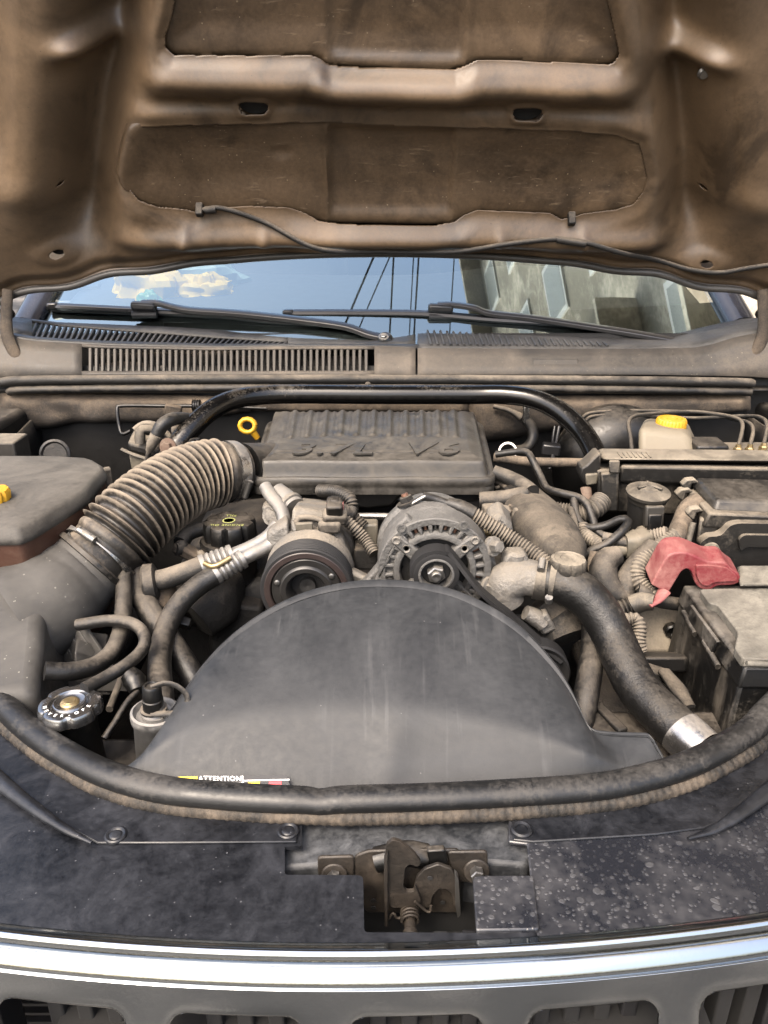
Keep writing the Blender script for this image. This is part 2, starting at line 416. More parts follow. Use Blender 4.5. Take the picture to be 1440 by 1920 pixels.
def hexa(name, parent, mat, bot, top, bevel=.004, seg=2):
    """box from four bottom and four top corners"""
    V = list(bot) + list(top)
    F = [(3, 2, 1, 0), (4, 5, 6, 7), (0, 1, 5, 4), (1, 2, 6, 5), (2, 3, 7, 6), (3, 0, 4, 7)]
    return mesh_obj(name, V, F, mat, parent, bevel=bevel, seg=seg)
def prism(name, parent, mat, poly, vec, bevel=.002, seg=2, sharp=38):
    poly = [Vector(p) for p in poly]; vec = Vector(vec); n = len(poly)
    V = poly + [p + vec for p in poly]
    F = [tuple(range(n))[::-1], tuple(range(n, 2 * n))] + [(i, (i + 1) % n, n + (i + 1) % n, n + i) for i in range(n)]
    return mesh_obj(name, V, F, mat, parent, bevel=bevel, seg=seg, sharp=sharp)
def loft(name, parent, mat, loops, closed=True, caps=True, bevel=0, sharp=38, solid=0, soff=-1):
    n = len(loops[0]); V, F = [], []
    for l in loops: V += [Vector(p) for p in l]
    rng = n if closed else n - 1
    for i in range(len(loops) - 1):
        for j in range(rng):
            F.append((i * n + j, i * n + (j + 1) % n, (i + 1) * n + (j + 1) % n, (i + 1) * n + j))
    if closed and caps:
        F.append(tuple(range(n))[::-1]); F.append(tuple((len(loops) - 1) * n + j for j in range(n)))
    return mesh_obj(name, V, F, mat, parent, bevel=bevel, sharp=sharp, solid=solid, soff=soff)
def smooth_poly(P, n_per=6):
    """closed Catmull-Rom polygon of 2-D points"""
    P = [Vector((p[0], p[1], 0)) for p in P]; n = len(P); out = []
    for i in range(n):
        p0, p1, p2, p3 = P[i - 1], P[i], P[(i + 1) % n], P[(i + 2) % n]
        for k in range(n_per):
            t = k / n_per
            q = .5 * ((2 * p1) + (p2 - p0) * t + (2 * p0 - 5 * p1 + 4 * p2 - p3) * t * t + (3 * p1 - p0 - 3 * p2 + p3) * t ** 3)
            out.append((q.x, q.y))
    return out
def round_poly(P, r, n=5):
    """polygon of 2-D points with rounded corners"""
    out = []; m = len(P)
    rr = r if isinstance(r, (list, tuple)) else [r] * m
    for i in range(m):
        a, b, c = Vector(P[i - 1]).to_2d(), Vector(P[i]).to_2d(), Vector(P[(i + 1) % m]).to_2d()
        d1, d2 = (a - b), (c - b)
        q = min(rr[i], d1.length * .45, d2.length * .45)
        s, e = b + d1.normalized() * q, b + d2.normalized() * q
        for k in range(n + 1):
            t = k / n
            out.append(tuple(s * (1 - t) ** 2 + b * 2 * t * (1 - t) + e * t * t))
    return out
def sdf(px, py, poly):
    """signed distance (numpy) to a closed polygon, negative inside"""
    P = np.asarray(poly, float); Q = np.roll(P, -1, 0)
    d = np.full(px.shape, 1e18); inside = np.zeros(px.shape, bool)
    for (ax, ay), (bx, by) in zip(P, Q):
        ex, ey = bx - ax, by - ay
        wx, wy = px - ax, py - ay
        t = np.clip((wx * ex + wy * ey) / (ex * ex + ey * ey + 1e-12), 0, 1)
        d = np.minimum(d, (wx - ex * t) ** 2 + (wy - ey * t) ** 2)
        c = ((ay > py) != (by > py)) & (px < ex * (py - ay) / (ey if abs(ey) > 1e-12 else 1e-12) + ax)
        inside ^= c
    d = np.sqrt(d)
    return np.where(inside, -d, d)
def sstep(a, b, x):
    t = np.clip((x - a) / (b - a), 0, 1); return t * t * (3 - 2 * t)
def grid_obj(name, parent, mat, X, Y, Z, keep=None, solid=0.0, soff=-1.0, sharp=50, bevel=0):
    """height field from (nu, nv) arrays; keep: (nu-1, nv-1) mask of faces"""
    nu, nv = X.shape
    V = np.stack([X, Y, Z], -1).reshape(-1, 3)
    idx = np.arange(nu * nv).reshape(nu, nv)
    q = np.stack([idx[:-1, :-1], idx[1:, :-1], idx[1:, 1:], idx[:-1, 1:]], -1)
    if keep is not None: q = q[keep]
    q = q.reshape(-1, 4)
    used = np.unique(q); re = np.full(nu * nv, -1); re[used] = np.arange(len(used))
    me = bpy.data.meshes.new(name)
    me.from_pydata(V[used].tolist(), [], re[q].tolist())
    return link(name, me, mat, parent, sharp=sharp, solid=solid, soff=soff, bevel=bevel)
def used_verts(keep):
    """vertices that belong to kept faces"""
    u = np.zeros((keep.shape[0] + 1, keep.shape[1] + 1), bool)
    u[:-1, :-1] |= keep; u[1:, :-1] |= keep; u[:-1, 1:] |= keep; u[1:, 1:] |= keep
    return u
def text_obj(name, parent, mat, body, origin, right, up, size, depth=.0006, shear=0.0, wide=1.0, bold=0.0, outline=0.0):
    cu = bpy.data.curves.new(name, 'FONT'); cu.body = body; cu.size = size; cu.extrude = depth
    cu.align_x = 'CENTER'; cu.align_y = 'CENTER'; cu.shear = shear; cu.offset = bold; cu.resolution_u = 3; cu.space_character = 1.12
    if outline: cu.fill_mode = 'NONE'; cu.extrude = 0; cu.bevel_depth = outline; cu.bevel_resolution = 1
    t = bpy.data.objects.new('tmp_text', cu); col.objects.link(t)
    dg = bpy.context.evaluated_depsgraph_get()
    me = bpy.data.meshes.new_from_object(t.evaluated_get(dg))
    bpy.data.objects.remove(t)
    right = Vector(right).normalized(); up = Vector(up).normalized(); nn = right.cross(up)
    mtx = Matrix(((right.x * wide, up.x, nn.x, origin[0]), (right.y * wide, up.y, nn.y, origin[1]), (right.z * wide, up.z, nn.z, origin[2]), (0, 0, 0, 1)))
    me.transform(mtx)
    me.name = name
    return link(name, me, mat, parent, smooth=False)
def copy_obj(o, parent=None, loc=None, rot=None):
    c = o.copy(); col.objects.link(c); c.parent = parent
    if loc is not None: c.location = loc
    if rot is not None: c.rotation_euler = rot
    return c
def bolt(parent, c, axis, r=.006, h=.005, mat='steel', flange=True, name='bolt'):
    c = Vector(c); ax = Vector(axis).normalized()
    prof = []
    u = ax.orthogonal().normalized(); v = ax.cross(u)
    loops = []
    def ring(hh, rr, hexed):
        l = []
        for j in range(12):
            a = math.pi * 2 * j / 12
            q = rr * (1.0 if (j % 2 == 0 or not hexed) else .866)
            l.append(c + ax * hh + (u * math.cos(a) + v * math.sin(a)) * q)
        return l
    if flange:
        loops += [ring(0, r * 1.6, False), ring(h * .25, r * 1.6, False), ring(h * .3, r * 1.02, True)]
    else: loops += [ring(0, r, True)]
    loops += [ring(h * .9, r, True), ring(h, r * .85, True)]
    return loft(name, parent, mat, loops, sharp=30)

# ================================================================ the place: ground, house and wires that the glass and the chrome mirror
gv = [(-40, -40, 0), (40, -40, 0), (40, 40, 0), (-40, 40, 0)]
g_ = mesh_obj('ground', gv, [(0, 1, 2, 3)], 'ground'); g_['kind'] = 'structure'

# ================================================================ car body shell round the engine bay
body = thing('car_body', 'dark dusty car body shell around the open engine bay', 'car body')
def quad(name, parent, mat, a, b, c, d, solid=.004, nx=24, nz=12, amp=0.0, freq=8.0, nrm=(0, -1, 0)):
    """panel between four corners (a-b bottom, d-c top) with soft dents"""
    a, b, c, d = map(Vector, (a, b, c, d)); nrm = Vector(nrm)
    V, F = [], []
    for i in range(nx + 1):
        for j in range(nz + 1):
            u, v = i / nx, j / nz
            p = (a.lerp(b, u)).lerp(d.lerp(c, u), v)
            if amp: p = p + nrm * (amp * (noise.noise(p * freq) + .5 * noise.noise(p * freq * 2.3)))
            V.append(p)
    for i in range(nx):
        for j in range(nz):
            k = i * (nz + 1) + j
            F.append((k, k + nz + 1, k + nz + 2, k + 1))
    return mesh_obj(name, V, F, mat, parent, solid=solid, soff=0)
quad('firewall', body, 'bay', (-.78, 1.425, .55), (.78, 1.425, .55), (.78, 1.425, 1.19), (-.78, 1.425, 1.19), amp=.012)
quad('inner_fender', body, 'bay', (-.66, .50, .55), (-.66, 1.43, .55), (-.66, 1.43, 1.10), (-.66, .50, 1.02), amp=.010, nrm=(1, 0, 0))
quad('inner_fender', body, 'bay', (.70, .50, .55), (.70, 1.43, .55), (.70, 1.43, 1.10), (.70, .50, 1.02), amp=.010, nrm=(1, 0, 0))
quad('undertray', body, 'gunk', (-.78, .34, .56), (.78, .34, .56), (.78, 1.43, .56), (-.78, 1.43, .56), amp=.01, nrm=(0, 0, 1))
# brown insulation pads that hang on the firewall
def pad(x0, x1, top, bot, y, amp, name='insulation_pad'):
    nu, nv = 110, 26
    U = np.linspace(0, 1, nu)[:, None] * np.ones((1, nv)); Vv = np.linspace(0, 1, nv)[None, :] * np.ones((nu, 1))
    X = np.zeros((nu, nv)); Y = X.copy(); Z = X.copy()
    for i in range(nu):
        px = x0 + (x1 - x0) * i / (nu - 1)
        tp, bt = np.interp(px, [t[0] for t in top], [t[1] for t in top]), np.interp(px, [t[0] for t in bot], [t[1] for t in bot])
        for j in range(nv):
            v = j / (nv - 1)
            p = W(px, tp + (bt - tp) * v, y)
            bul = (1 - (2 * v - 1) ** 4) * .018 + amp * (noise.noise(Vector((p.x * 9, p.z * 14, 3))) + .5 * noise.noise(Vector((p.x * 22, p.z * 25, 1))))
            e = min(i, nu - 1 - i) / 5
            bul *= min(1, e)
            X[i, j], Y[i, j], Z[i, j] = p.x, p.y - bul, p.z
    return grid_obj(name, body, 'firewall', X, Y, Z, solid=.006, soff=0)
pad(2, 470, [(0, 738), (470, 744)], [(0, 792), (50, 805), (95, 800), (130, 792), (220, 788), (330, 790), (470, 770)], 1.405, .012)
pad(880, 1405, [(880, 744), (1405, 742)], [(880, 830), (960, 820), (1060, 800), (1150, 782), (1290, 778), (1405, 768)], 1.405, .010)
pad(470, 880, [(470, 744), (880, 744)], [(470, 768), (880, 772)], 1.410, .006)
# strut tower bosses and side rails
box('side_rail', body, 'bay', (-.70, .97, 1.09), (.07, .95, .06), bevel=.012)
box('side_rail', body, 'bay', (.745, .97, 1.09), (.07, .95, .06), bevel=.012)
lathe('tower_boss', body, 'bay', W(70, 905, 1.16) + Vector((0, 0, -.05)), (0, 0, 1), [(0, .085), (.02, .083), (.045, .07), (.055, .05), (.055, 0)], 32)
# frame rails low in the bay
hexa('frame_rail', body, 'gunk_dust', [(.26, .5, .82), (.40, .5, .82), (.40, 1.0, .84), (.26, 1.0, .84)], [(.26, .5, .90), (.40, .5, .90), (.40, 1.0, .92), (.26, 1.0, .92)], .01)
hexa('frame_rail', body, 'gunk', [(-.50, .5, .80), (-.36, .5, .80), (-.36, 1.1, .84), (-.50, 1.1, .84)], [(-.50, .5, .88), (-.36, .5, .88), (-.36, 1.1, .92), (-.50, 1.1, .92)], .01)

# ================================================================ front end: curve of the grille in plan
_t = [WZ(a, b, 1.005) for a, b in [(0, 1742), (200, 1760), (400, 1771), (600, 1777), (720, 1778), (900, 1774), (1100, 1758), (1300, 1736), (1440, 1720)]]
_pf = np.polyfit([p.x for p in _t], [p.y for p in _t], 2)
def yg(x): return float(np.polyval(_pf, x))
grille = thing('grille', 'chrome seven-slot grille below the black closeout panel', 'grille')
# top moulding
sec = [(.010, -.004), (.004, -.001), (0, 0), (-.0015, .0012), (-.0035, .0020), (-.0055, .0014), (-.0068, -.0008), (-.0078, -.0050), (-.0092, -.0064), (-.0106, -.0060), (-.0118, -.0038), (-.0140, -.0044), (-.0175, -.0080), (-.0200, -.0120), (-.0212, -.0160), (-.0200, -.0185), (-.012, -.022)]
loops = []
for i in range(141):
    x = -.62 + 1.24 * i / 140
    loops.append([(x, yg(x) + a, 1.005 + b) for a, b in sec])
def chrome_mat():
    m, nt, p = newmat('chrome_trim')
    tc = nt.nodes.new('ShaderNodeTexCoord')
    n1 = noise_f(nt, tc.outputs['Object'], 260, 4, .7)
    n2 = noise_f(nt, tc.outputs['Object'], 14, 4, .6)
    p.inputs['Base Color'].default_value = (.33, .355, .37, 1); p.inputs['Metallic'].default_value = 1
    nt.links.new(mth(nt, 'ADD', .05, mth(nt, 'MULTIPLY', n2, .10)), p.inputs['Roughness'])
    b = nt.nodes.new('ShaderNodeBump'); b.inputs['Strength'].default_value = .10; b.inputs['Distance'].default_value = .002
    nt.links.new(mth(nt, 'ADD', mth(nt, 'MULTIPLY', n1, .25), n2), b.inputs['Height']); nt.links.new(b.outputs[0], p.inputs['Normal'])
    return m
M['chrome'] = chrome_mat()
loft('top_moulding', grille, 'chrome', loops, closed=False, solid=.0015, soff=-1, sharp=55)
# face with slots cut through
kx = mpp(720, 1900, .355)
nu, nv = 900, 150
Xf = np.linspace(-.62, .62, nu)[:, None] * np.ones((1, nv))
Vf = (np.linspace(0, 1, nv)[None, :] ** 1.4) * np.ones((nu, 1)) * .24       # metres down the face
slots = []
for k in range(-3, 4):
    cxp = 780 + 336 * k
    x0, x1 = (cxp - 128 - 720) * kx, (cxp + 128 - 720) * kx
    slots.append((x0, x1))
D = np.full(Xf.shape, 1e9)
for x0, x1 in slots:
    r = .014
    qx = np.abs(Xf - (x0 + x1) / 2) - ((x1 - x0) / 2 - r); qv = np.abs(Vf - (.0175 + .10)) - (.10 - r)
    d = np.hypot(np.maximum(qx, 0), np.maximum(qv, 0)) + np.minimum(np.maximum(qx, qv), 0) - r
    D = np.minimum(D, d)
gx = np.gradient(D, axis=0) / np.gradient(Xf, axis=0); gv_ = np.gradient(D, axis=1) / np.gradient(Vf, axis=1)
Dc = (D[:-1, :-1] + D[1:, :-1] + D[1:, 1:] + D[:-1, 1:]) / 4
near = used_verts(Dc > 0) & (D < .0004)
Xs, Vs_ = np.where(near, Xf - D * gx, Xf), np.where(near, Vf - D * gv_, Vf)
Dc = (D[:-1, :-1] + D[1:, :-1] + D[1:, 1:] + D[:-1, 1:]) / 4
lip = np.exp(-np.maximum(np.abs(D), 0) / .003) * .0005
Yf = np.polyval(_pf, Xs) - .0195 - .36 * np.minimum(Vs_, .06) - .10 * np.maximum(Vs_ - .06, 0) + lip
Zf = 1.005 - .0145 - Vs_
grid_obj('slotted_face', grille, 'chrome', Xs, Yf, Zf, keep=Dc > 0, solid=.003, soff=-1, sharp=60, bevel=0)
for x0, x1 in slots:
    for f in (.22, .47, .72, .95):
        x = x0 + (x1 - x0) * f
        if abs(x) > .6: continue
        box('fin', grille, 'cav' if f < .9 else 'black_clean', (x, yg(x) + .018, .90), (.012, .030, .16), bevel=.002)  # most fins coloured near-black to deepen the shade in the slots
tube('horn', grille, 'gunk_dust', pts((1120, 1925, .42), (1165, 1900, .43), (1215, 1885, .44)), [.018, .017, .012], n=16)
condenser = thing('condenser', 'black finned radiator core behind the chrome grille slots', 'radiator')
box('core', condenser, 'cav', (0, .505, .76), (1.0, .02, .36), bevel=.002)
for k in range(26):
    box('fin_row', condenser, 'black_clean', (0, .490, .60 + k * .0128), (.98, .012, .0035), bevel=0)

# ================================================================ black closeout panel with the latch opening
def wet_mat():
    m, nt, p = newmat('closeout_plastic_spotted')
    tc = nt.nodes.new('ShaderNodeTexCoord'); co = tc.outputs['Object']
    n1 = noise_f(nt, co, 12, 6, .6, .6); n2 = noise_f(nt, co, 130, 4, .6)
    mv = nt.nodes.new('ShaderNodeMixRGB'); mv.inputs[0].default_value = .010; nt.links.new(co, mv.inputs[1])
    nn = nt.nodes.new('ShaderNodeTexNoise'); nn.inputs['Scale'].default_value = 30; nt.links.new(co, nn.inputs['Vector']); nt.links.new(nn.outputs['Color'], mv.inputs[2])
    def drops(scale, lo, hi, rnd):
        v = nt.nodes.new('ShaderNodeTexVoronoi'); v.inputs['Scale'].default_value = scale; v.inputs['Randomness'].default_value = 1
        nt.links.new(mv.outputs[0], v.inputs['Vector'])
        s = nt.nodes.new('ShaderNodeSeparateColor'); nt.links.new(v.outputs['Color'], s.inputs[0])
        size = mth(nt, 'MULTIPLY', mth(nt, 'GREATER_THAN', s.outputs[0], rnd), mth(nt, 'ADD', .35, mth(nt, 'MULTIPLY', s.outputs[1], .65)))
        q = mth(nt, 'SUBTRACT', size, mth(nt, 'DIVIDE', v.outputs['Distance'], hi))
        return ramp(nt, q, [(0.0, 0.0), (lo, 1.0)])
    a = drops(240, .30, .52, .25); b = drops(130, .22, .42, .62)
    dr = mth(nt, 'MAXIMUM', a, b)
    reg = ramp(nt, n1, [(.33, .15), (.55, 1.0)])
    dr = mth(nt, 'MULTIPLY', dr, reg)
    dust = ramp(nt, mth(nt, 'ADD', mth(nt, 'MULTIPLY', n1, .7), mth(nt, 'MULTIPLY', n2, .3)), [(.46, 0.0), (.74, .75)])
    c = mixc(nt, dust, (.0075, .0085, .0115), (.05, .05, .053))
    c = mixc(nt, mth(nt, 'MULTIPLY', dr, .12), c, (.11, .11, .112))
    nt.links.new(c, p.inputs['Base Color'])
    nt.links.new(mth(nt, 'ADD', .26, mth(nt, 'MULTIPLY', mth(nt, 'MAXIMUM', dr, dust), .35)), p.inputs['Roughness'])
    bu = nt.nodes.new('ShaderNodeBump'); bu.inputs['Strength'].default_value = .35; bu.inputs['Distance'].default_value = .0015
    nt.links.new(mth(nt, 'ADD', dr, mth(nt, 'MULTIPLY', n2, .15)), bu.inputs['Height']); nt.links.new(bu.outputs[0], p.inputs['Normal'])
    return m
M['fascia_wet'] = wet_mat()
close = thing('closeout_panel', 'scuffed black plastic closeout panel between grille and front seal', 'panel')
ZF = 1.003
def fz(poly, z=ZF): return [WZ(a, b, z) for a, b in poly]
strip_low = [(-120, 1240), (0, 1368), (100, 1446), (200, 1497), (300, 1523), (500, 1541), (560, 1545)]
left_poly = [(-300, 1330), (-120, 1235), (-60, 1300)] + [(0, 1362), (100, 1440), (200, 1492), (300, 1518), (440, 1533), (552, 1540), (566, 1546)]
left_poly += round_poly([(566, 1546), (566, 1586), (534, 1587), (534, 1640), (681, 1641), (683, 1748), (890, 1749), (1005, 1747)], [1, 5, 3, 5, 10, 8, 3, 1], 3)[1:]
left_poly += [(1005, 1769), (900, 1775), (720, 1780), (600, 1779), (400, 1773), (200, 1762), (0, 1744), (-200, 1715), (-420, 1660)]
prism('left_panel', close, 'fascia', fz(left_poly), (0, 0, -.004), .0015)
right_poly = [(953, 1537), (953, 1578), (988, 1581), (1005, 1747), (1007, 1769), (1100, 1761), (1300, 1738), (1440, 1722), (1640, 1690), (1850, 1620), (1720, 1330), (1540, 1230), (1500, 1330), (1440, 1388), (1400, 1422), (1300, 1470), (1200, 1499), (1100, 1515), (1000, 1525)]
o_ = prism('right_panel', close, 'fascia_wet', fz(right_poly), (0, 0, -.004), .0015); o_['label'] = 'side of the panel covered in dried water drops'
flap = round_poly([(886, 1641), (1000, 1640), (1012, 1742), (893, 1744)], [12, 4, 8, 5], 4)
prism('flap', close, 'fascia_wet', fz(flap, ZF + .0035), (0, 0, -.005), .002)
# raised ledges
led_l = [(-60, 1296), (0, 1358), (100, 1436), (200, 1488), (300, 1514), (440, 1529), (548, 1537), (560, 1546), (556, 1578), (300, 1580), (182, 1580), (100, 1535), (0, 1458), (-60, 1400)]
prism('ledge', close, 'fascia', fz(led_l, ZF + .0022), (0, 0, -.0020), .0018)
led_r = [(960, 1540), (1000, 1528), (1100, 1517), (1200, 1500), (1300, 1470), (1400, 1421), (1440, 1386), (1500, 1330), (1500, 1410), (1440, 1470), (1360, 1535), (1320, 1552), (1230, 1564), (1000, 1578), (962, 1574)]
prism('ledge', close, 'fascia', fz(led_r, ZF + .0022), (0, 0, -.0020), .0018)
tube('corner_ridge', close, 'fascia', [WZ(a, b, ZF + .006) for a, b in [(-70, 1395), (0, 1464), (60, 1512), (120, 1553), (172, 1580)]], [.008, .0075, .006, .004, .0015], n=12, flat=.7)
tube('corner_ridge', close, 'fascia', [WZ(a, b, ZF + .006) for a, b in [(1520, 1420), (1440, 1484), (1390, 1523), (1340, 1555), (1290, 1572)]], [.008, .0075, .006, .004, .0015], n=12, flat=.7)
def push_pin(px, py, hole=False):
    c = WZ(px, py, ZF + .0024)
    if hole: lathe('screw_seat', close, 'fascia', c, (0, 0, 1), [(-.002, .0095), (.0012, .0092), (.0022, .0075), (.0014, .0052), (-.004, .0042), (-.005, 0)], 24)
    else: lathe('push_pin', close, 'fascia', c, (0, 0, 1), [(-.001, .0092), (.0008, .0090), (.0016, .0078), (.0012, .0060), (.0006, .0054), (.0012, .0048), (.0016, .003), (.0016, 0)], 24)
push_pin(540, 1558); push_pin(978, 1556, True)
push_pin(217, 1566)
# ================================================================ radiator support under the panel
sup = thing('radiator_support', 'dark grey painted radiator support beam behind the hood latch', 'support beam')
prism('beam_top', sup, 'beam', fz([(500, 1500), (1000, 1500), (1010, 1600), (985, 1622), (860, 1612), (850, 1600), (670, 1602), (655, 1618), (525, 1628)], .992), (0, 0, -.05), .006)
box('beam_front', sup, 'cav', (.0, .478, .925), (.9, .02, .13), bevel=.004)  # beam front coloured black to keep the latch cavity in shade
box('cavity_shade', sup, 'cav', (0, .43, .905), (.5, .10, .01), bevel=.001)  # black sheet added as the deep shade under the latch opening

# ================================================================ hood latch
latch = thing('hood_latch', 'dusty bare steel hood latch with hook, pawl and coil spring', 'latch')
LY = .447
def flat_piece(name, poly, y, th, mat='latch', bevel=.0012, parent=None):
    return prism(name, parent or latch, mat, [W(a, b, y) for a, b in poly], (0, th, 0), bevel)
flat_piece('back_plate', round_poly([(664, 1606), (690, 1596), (760, 1594), (862, 1594), (864, 1712), (690, 1712), (664, 1690)], 8, 3), LY + .012, .003)
flat_piece('mounting_ear', round_poly([(595, 1608), (664, 1606), (664, 1652), (597, 1650)], 7, 3), LY + .010, .003)
flat_piece('mounting_ear', round_poly([(838, 1598), (914, 1597), (917, 1655), (850, 1655)], 7, 3), LY + .010, .003)
hook = round_poly([(724, 1586), (736, 1575), (752, 1580), (778, 1602), (790, 1618), (784, 1626), (768, 1620), (759, 1628), (756, 1664), (762, 1673), (778, 1672), (778, 1660), (790, 1690), (776, 1702), (735, 1702), (724, 1690)], 5, 3)
flat_piece('hook', hook, LY - .006, .0035)
pawl = round_poly([(774, 1676), (781, 1646), (796, 1630), (822, 1621), (846, 1630), (857, 1650), (858, 1700), (851, 1700), (846, 1676), (836, 1667), (822, 1668), (811, 1682), (807, 1702), (776, 1703)], 4, 3)
flat_piece('pawl', pawl, LY - .001, .0035)
flat_piece('guide_blade', [(720, 1632), (727, 1600), (728, 1738), (721, 1738)], LY - .010, .014, bevel=.0008)
flat_piece('release_strip', round_poly([(853, 1640), (860, 1648), (864, 1716), (858, 1722), (854, 1700)], 3, 3), LY - .004, .006, mat='steel', bevel=.0008)
c0 = W(768, 1704, LY - .003)
cp = []
for k in range(61):
    a = k / 60 * 2 * math.pi * 4.5
    cp.append(c0 + Vector((math.cos(a) * .0066, -k / 60 * .014 + .002, math.sin(a) * .0066)))
tube('spring', latch, 'latch', cp, .0011, n=8, step=.0012)
tube('spring_end', latch, 'latch', pts((762, 1716, LY - .008), (745, 1722, LY - .008), (738, 1712, LY - .008), (730, 1722, LY - .007)), .0011, n=8, step=.002)
tube('spring_end', latch, 'latch', pts((778, 1690, LY - .008), (796, 1706, LY - .008), (806, 1710, LY - .008), (808, 1698, LY - .007)), .0011, n=8, step=.002)
lathe('pivot_pin', latch, 'latch', c0 + Vector((0, .004, -.002)), (0, -1, 0), [(0, .0046), (.022, .0046), (.0235, .0060), (.027, .0060), (.028, .005), (.028, 0)], 24)
for a, b in ((627, 1640), (893, 1632)):
    c = W(a, b, LY + .009)
    lathe('washer', latch, 'latch', c, (0, -1, .3), [(0, .0105), (.002, .0105), (.003, .0095), (.003, 0)], 24)
    bolt(latch, c + Vector((0, -.002, .001)), (0, -1, .3), .0058, .010, 'steel', flange=False)

# ================================================================ front weatherstrip
seal = thing('front_seal', 'curved black rubber bulb seal along the front of the bay', 'rubber seal')
sp = [(-260, 1130), (-130, 1195), (-60, 1255), (0, 1316), (60, 1371), (120, 1411), (200, 1451), (300, 1479), (420, 1492), (520, 1498), (570, 1499), (600, 1501), (632, 1499), (680, 1498), (760, 1496), (900, 1490), (1100, 1477), (1200, 1460), (1300, 1429), (1400, 1373), (1440, 1333), (1500, 1270), (1560, 1200), (1700, 1130)]
P_ = [WZ(a, b, 1.020) for a, b in sp]
rr_ = [.0128] * len(sp)
for i_, f_ in ((10, .98), (11, .93), (12, .98)): rr_[i_] *= f_
for i_, dz in ((10, -.0005), (11, -.0015), (12, -.0005)): P_[i_].z += dz
tube('bulb', seal, 'rubber', P_, rr_, n=20, step=.006, flat=.82)
tube('base_strip', seal, 'strip_dark', [WZ(a, b, 1.008) for a, b in [(-300, 1195), (-130, 1240), (-60, 1290), (0, 1352), (60, 1402), (120, 1442), (200, 1482), (300, 1508), (420, 1521), (570, 1529), (680, 1530), (760, 1529), (900, 1524), (1100, 1509), (1200, 1494), (1300, 1464), (1400, 1412), (1440, 1376), (1500, 1310), (1560, 1235), (1700, 1165)]], .0082, n=14, corr=(.0075, .0007), flat=.9, lump=.06)

# ================================================================ fan shroud cover
shroud = thing('fan_shroud', 'half-round matt black fan shroud cover with dust and drip marks', 'fan shroud')
SH0, SHN = Vector((0, .53, 1.008)), Vector((0, -.44, 1)).normalized()
def SH(px, py, off=0.0): return WP(px, py, SH0, SHN) + SHN * off
arc = [(232, 1442), (262, 1428), (290, 1408), (304, 1382), (316, 1355), (330, 1322), (352, 1288), (385, 1243), (425, 1201), (470, 1165), (520, 1135), (570, 1113), (620, 1099), (670, 1091), (720, 1089), (775, 1092), (830, 1102), (880, 1119), (925, 1142), (970, 1172), (1005, 1204), (1040, 1245), (1066, 1285), (1084, 1322), (1094, 1347), (1104, 1362), (1122, 1370), (1160, 1373), (1200, 1374), (1217, 1377), (1228, 1395), (1247, 1428)]
A3, _ = bez([SH(a, b) for a, b in arc], 6)
c0p = SH(715, 1475)
low = [(c0p.x + (p.x - c0p.x), p) for p in A3]
nr = 26
loops = []
x_l, x_r = A3[0].x, A3[-1].x
front = [SH(a, b) for a, b in [(180, 1470), (300, 1488), (500, 1502), (720, 1504), (900, 1500), (1100, 1488), (1250, 1462)]]
fx, fy, fzv = [p.x for p in front], [p.y for p in front], [p.z for p in front]
m_ = len(A3)
for i, p in enumerate(A3):
    # matching point on the front edge (under the seal)
    u = i / (m_ - 1)
    xb = front[0].x + (front[-1].x - front[0].x) * (.5 - .5 * math.cos(math.pi * u)) * 1.0
    q = Vector((xb, np.interp(xb, fx, fy), np.interp(xb, fx, fzv)))
    l = []
    for k in range(nr + 1):
        t = k / nr
        s = q.lerp(p, t)
        bnd = float(sstep(.11, .23, u) * (1 - sstep(.74, .86, u)))
        dome = (.050 * bnd * t + .012 * math.sin(math.pi * u)) * (1 - t) * min(1, t * 3)
        fold = .0025 * math.exp(-((u - .5) / .02) ** 2) * (1 - t) ** 2
        l.append(s + SHN * (dome + fold + .0015 * noise.noise(s * 12)))
    # step up to the rim, then the rim turns down
    tdir = (p - q).normalized()
    if True:
        w = 1.0 if 4 / (len(arc) - 1) < u < 25 / (len(arc) - 1) else .25
        l[-1] = p - tdir * .0125 * w + SHN * .000
        l.append(p - tdir * .0115 * w - SHN * .0018 * w)
        l.append(p - tdir * .0105 * w + SHN * .0030 * w)
        l.append(p - tdir * .0040 * w + SHN * .0042 * w)
        l.append(p + SHN * .0022 * w)
        l.append(p + tdir * .0008 - SHN * .006)
        l.append(p + tdir * .0005 - SHN * .028)
    loops.append(l)
loft('cover', shroud, 'shroud', loops, closed=False, solid=.002, soff=-1, sharp=45)
# sticker at the front edge
lab = thing('warning_label', 'black and yellow warning sticker on the front edge of the shroud', 'label')
LX = .0012
def lab_quad(name, mat, x0, y0, x1, y1, off):
    prism(name, lab, mat, [SH(x0, y1, off), SH(x1, y1, off), SH(x1, y0, off), SH(x0, y0, off)], SHN * .0003, 0)
def sh_off(px, py, extra):
    return extra
dp = bpy.context.evaluated_depsgraph_get
LOFF = .0105
prism('sticker', lab, 'label_black', [SH(a, b + 7, LOFF) for a, b in round_poly([(322, 1492), (330, 1459), (540, 1456), (552, 1500)], 6, 3)], SHN * .0003, 0)
prism('yellow_band', lab, 'label_yellow', [SH(a, b + 7, LOFF + .0006) for a, b in [(328, 1492), (333, 1460), (374, 1459), (372, 1494)]], SHN * .0002, 0)
prism('divider', lab, 'text_white', [SH(a, b + 7, LOFF + .0006) for a, b in [(457, 1492), (457, 1458), (459, 1458), (459, 1492)]], SHN * .0002, 0)
prism('divider', lab, 'text_white', [SH(a, b + 7, LOFF + .0006) for a, b in [(460, 1468), (460, 1466), (545, 1464), (545, 1466)]], SHN * .0002, 0)
prism('yellow_patch', lab, 'label_yellow', [SH(a, b + 7, LOFF + .0006) for a, b in [(466, 1490), (468, 1470), (490, 1469), (490, 1490)]], SHN * .0002, 0)
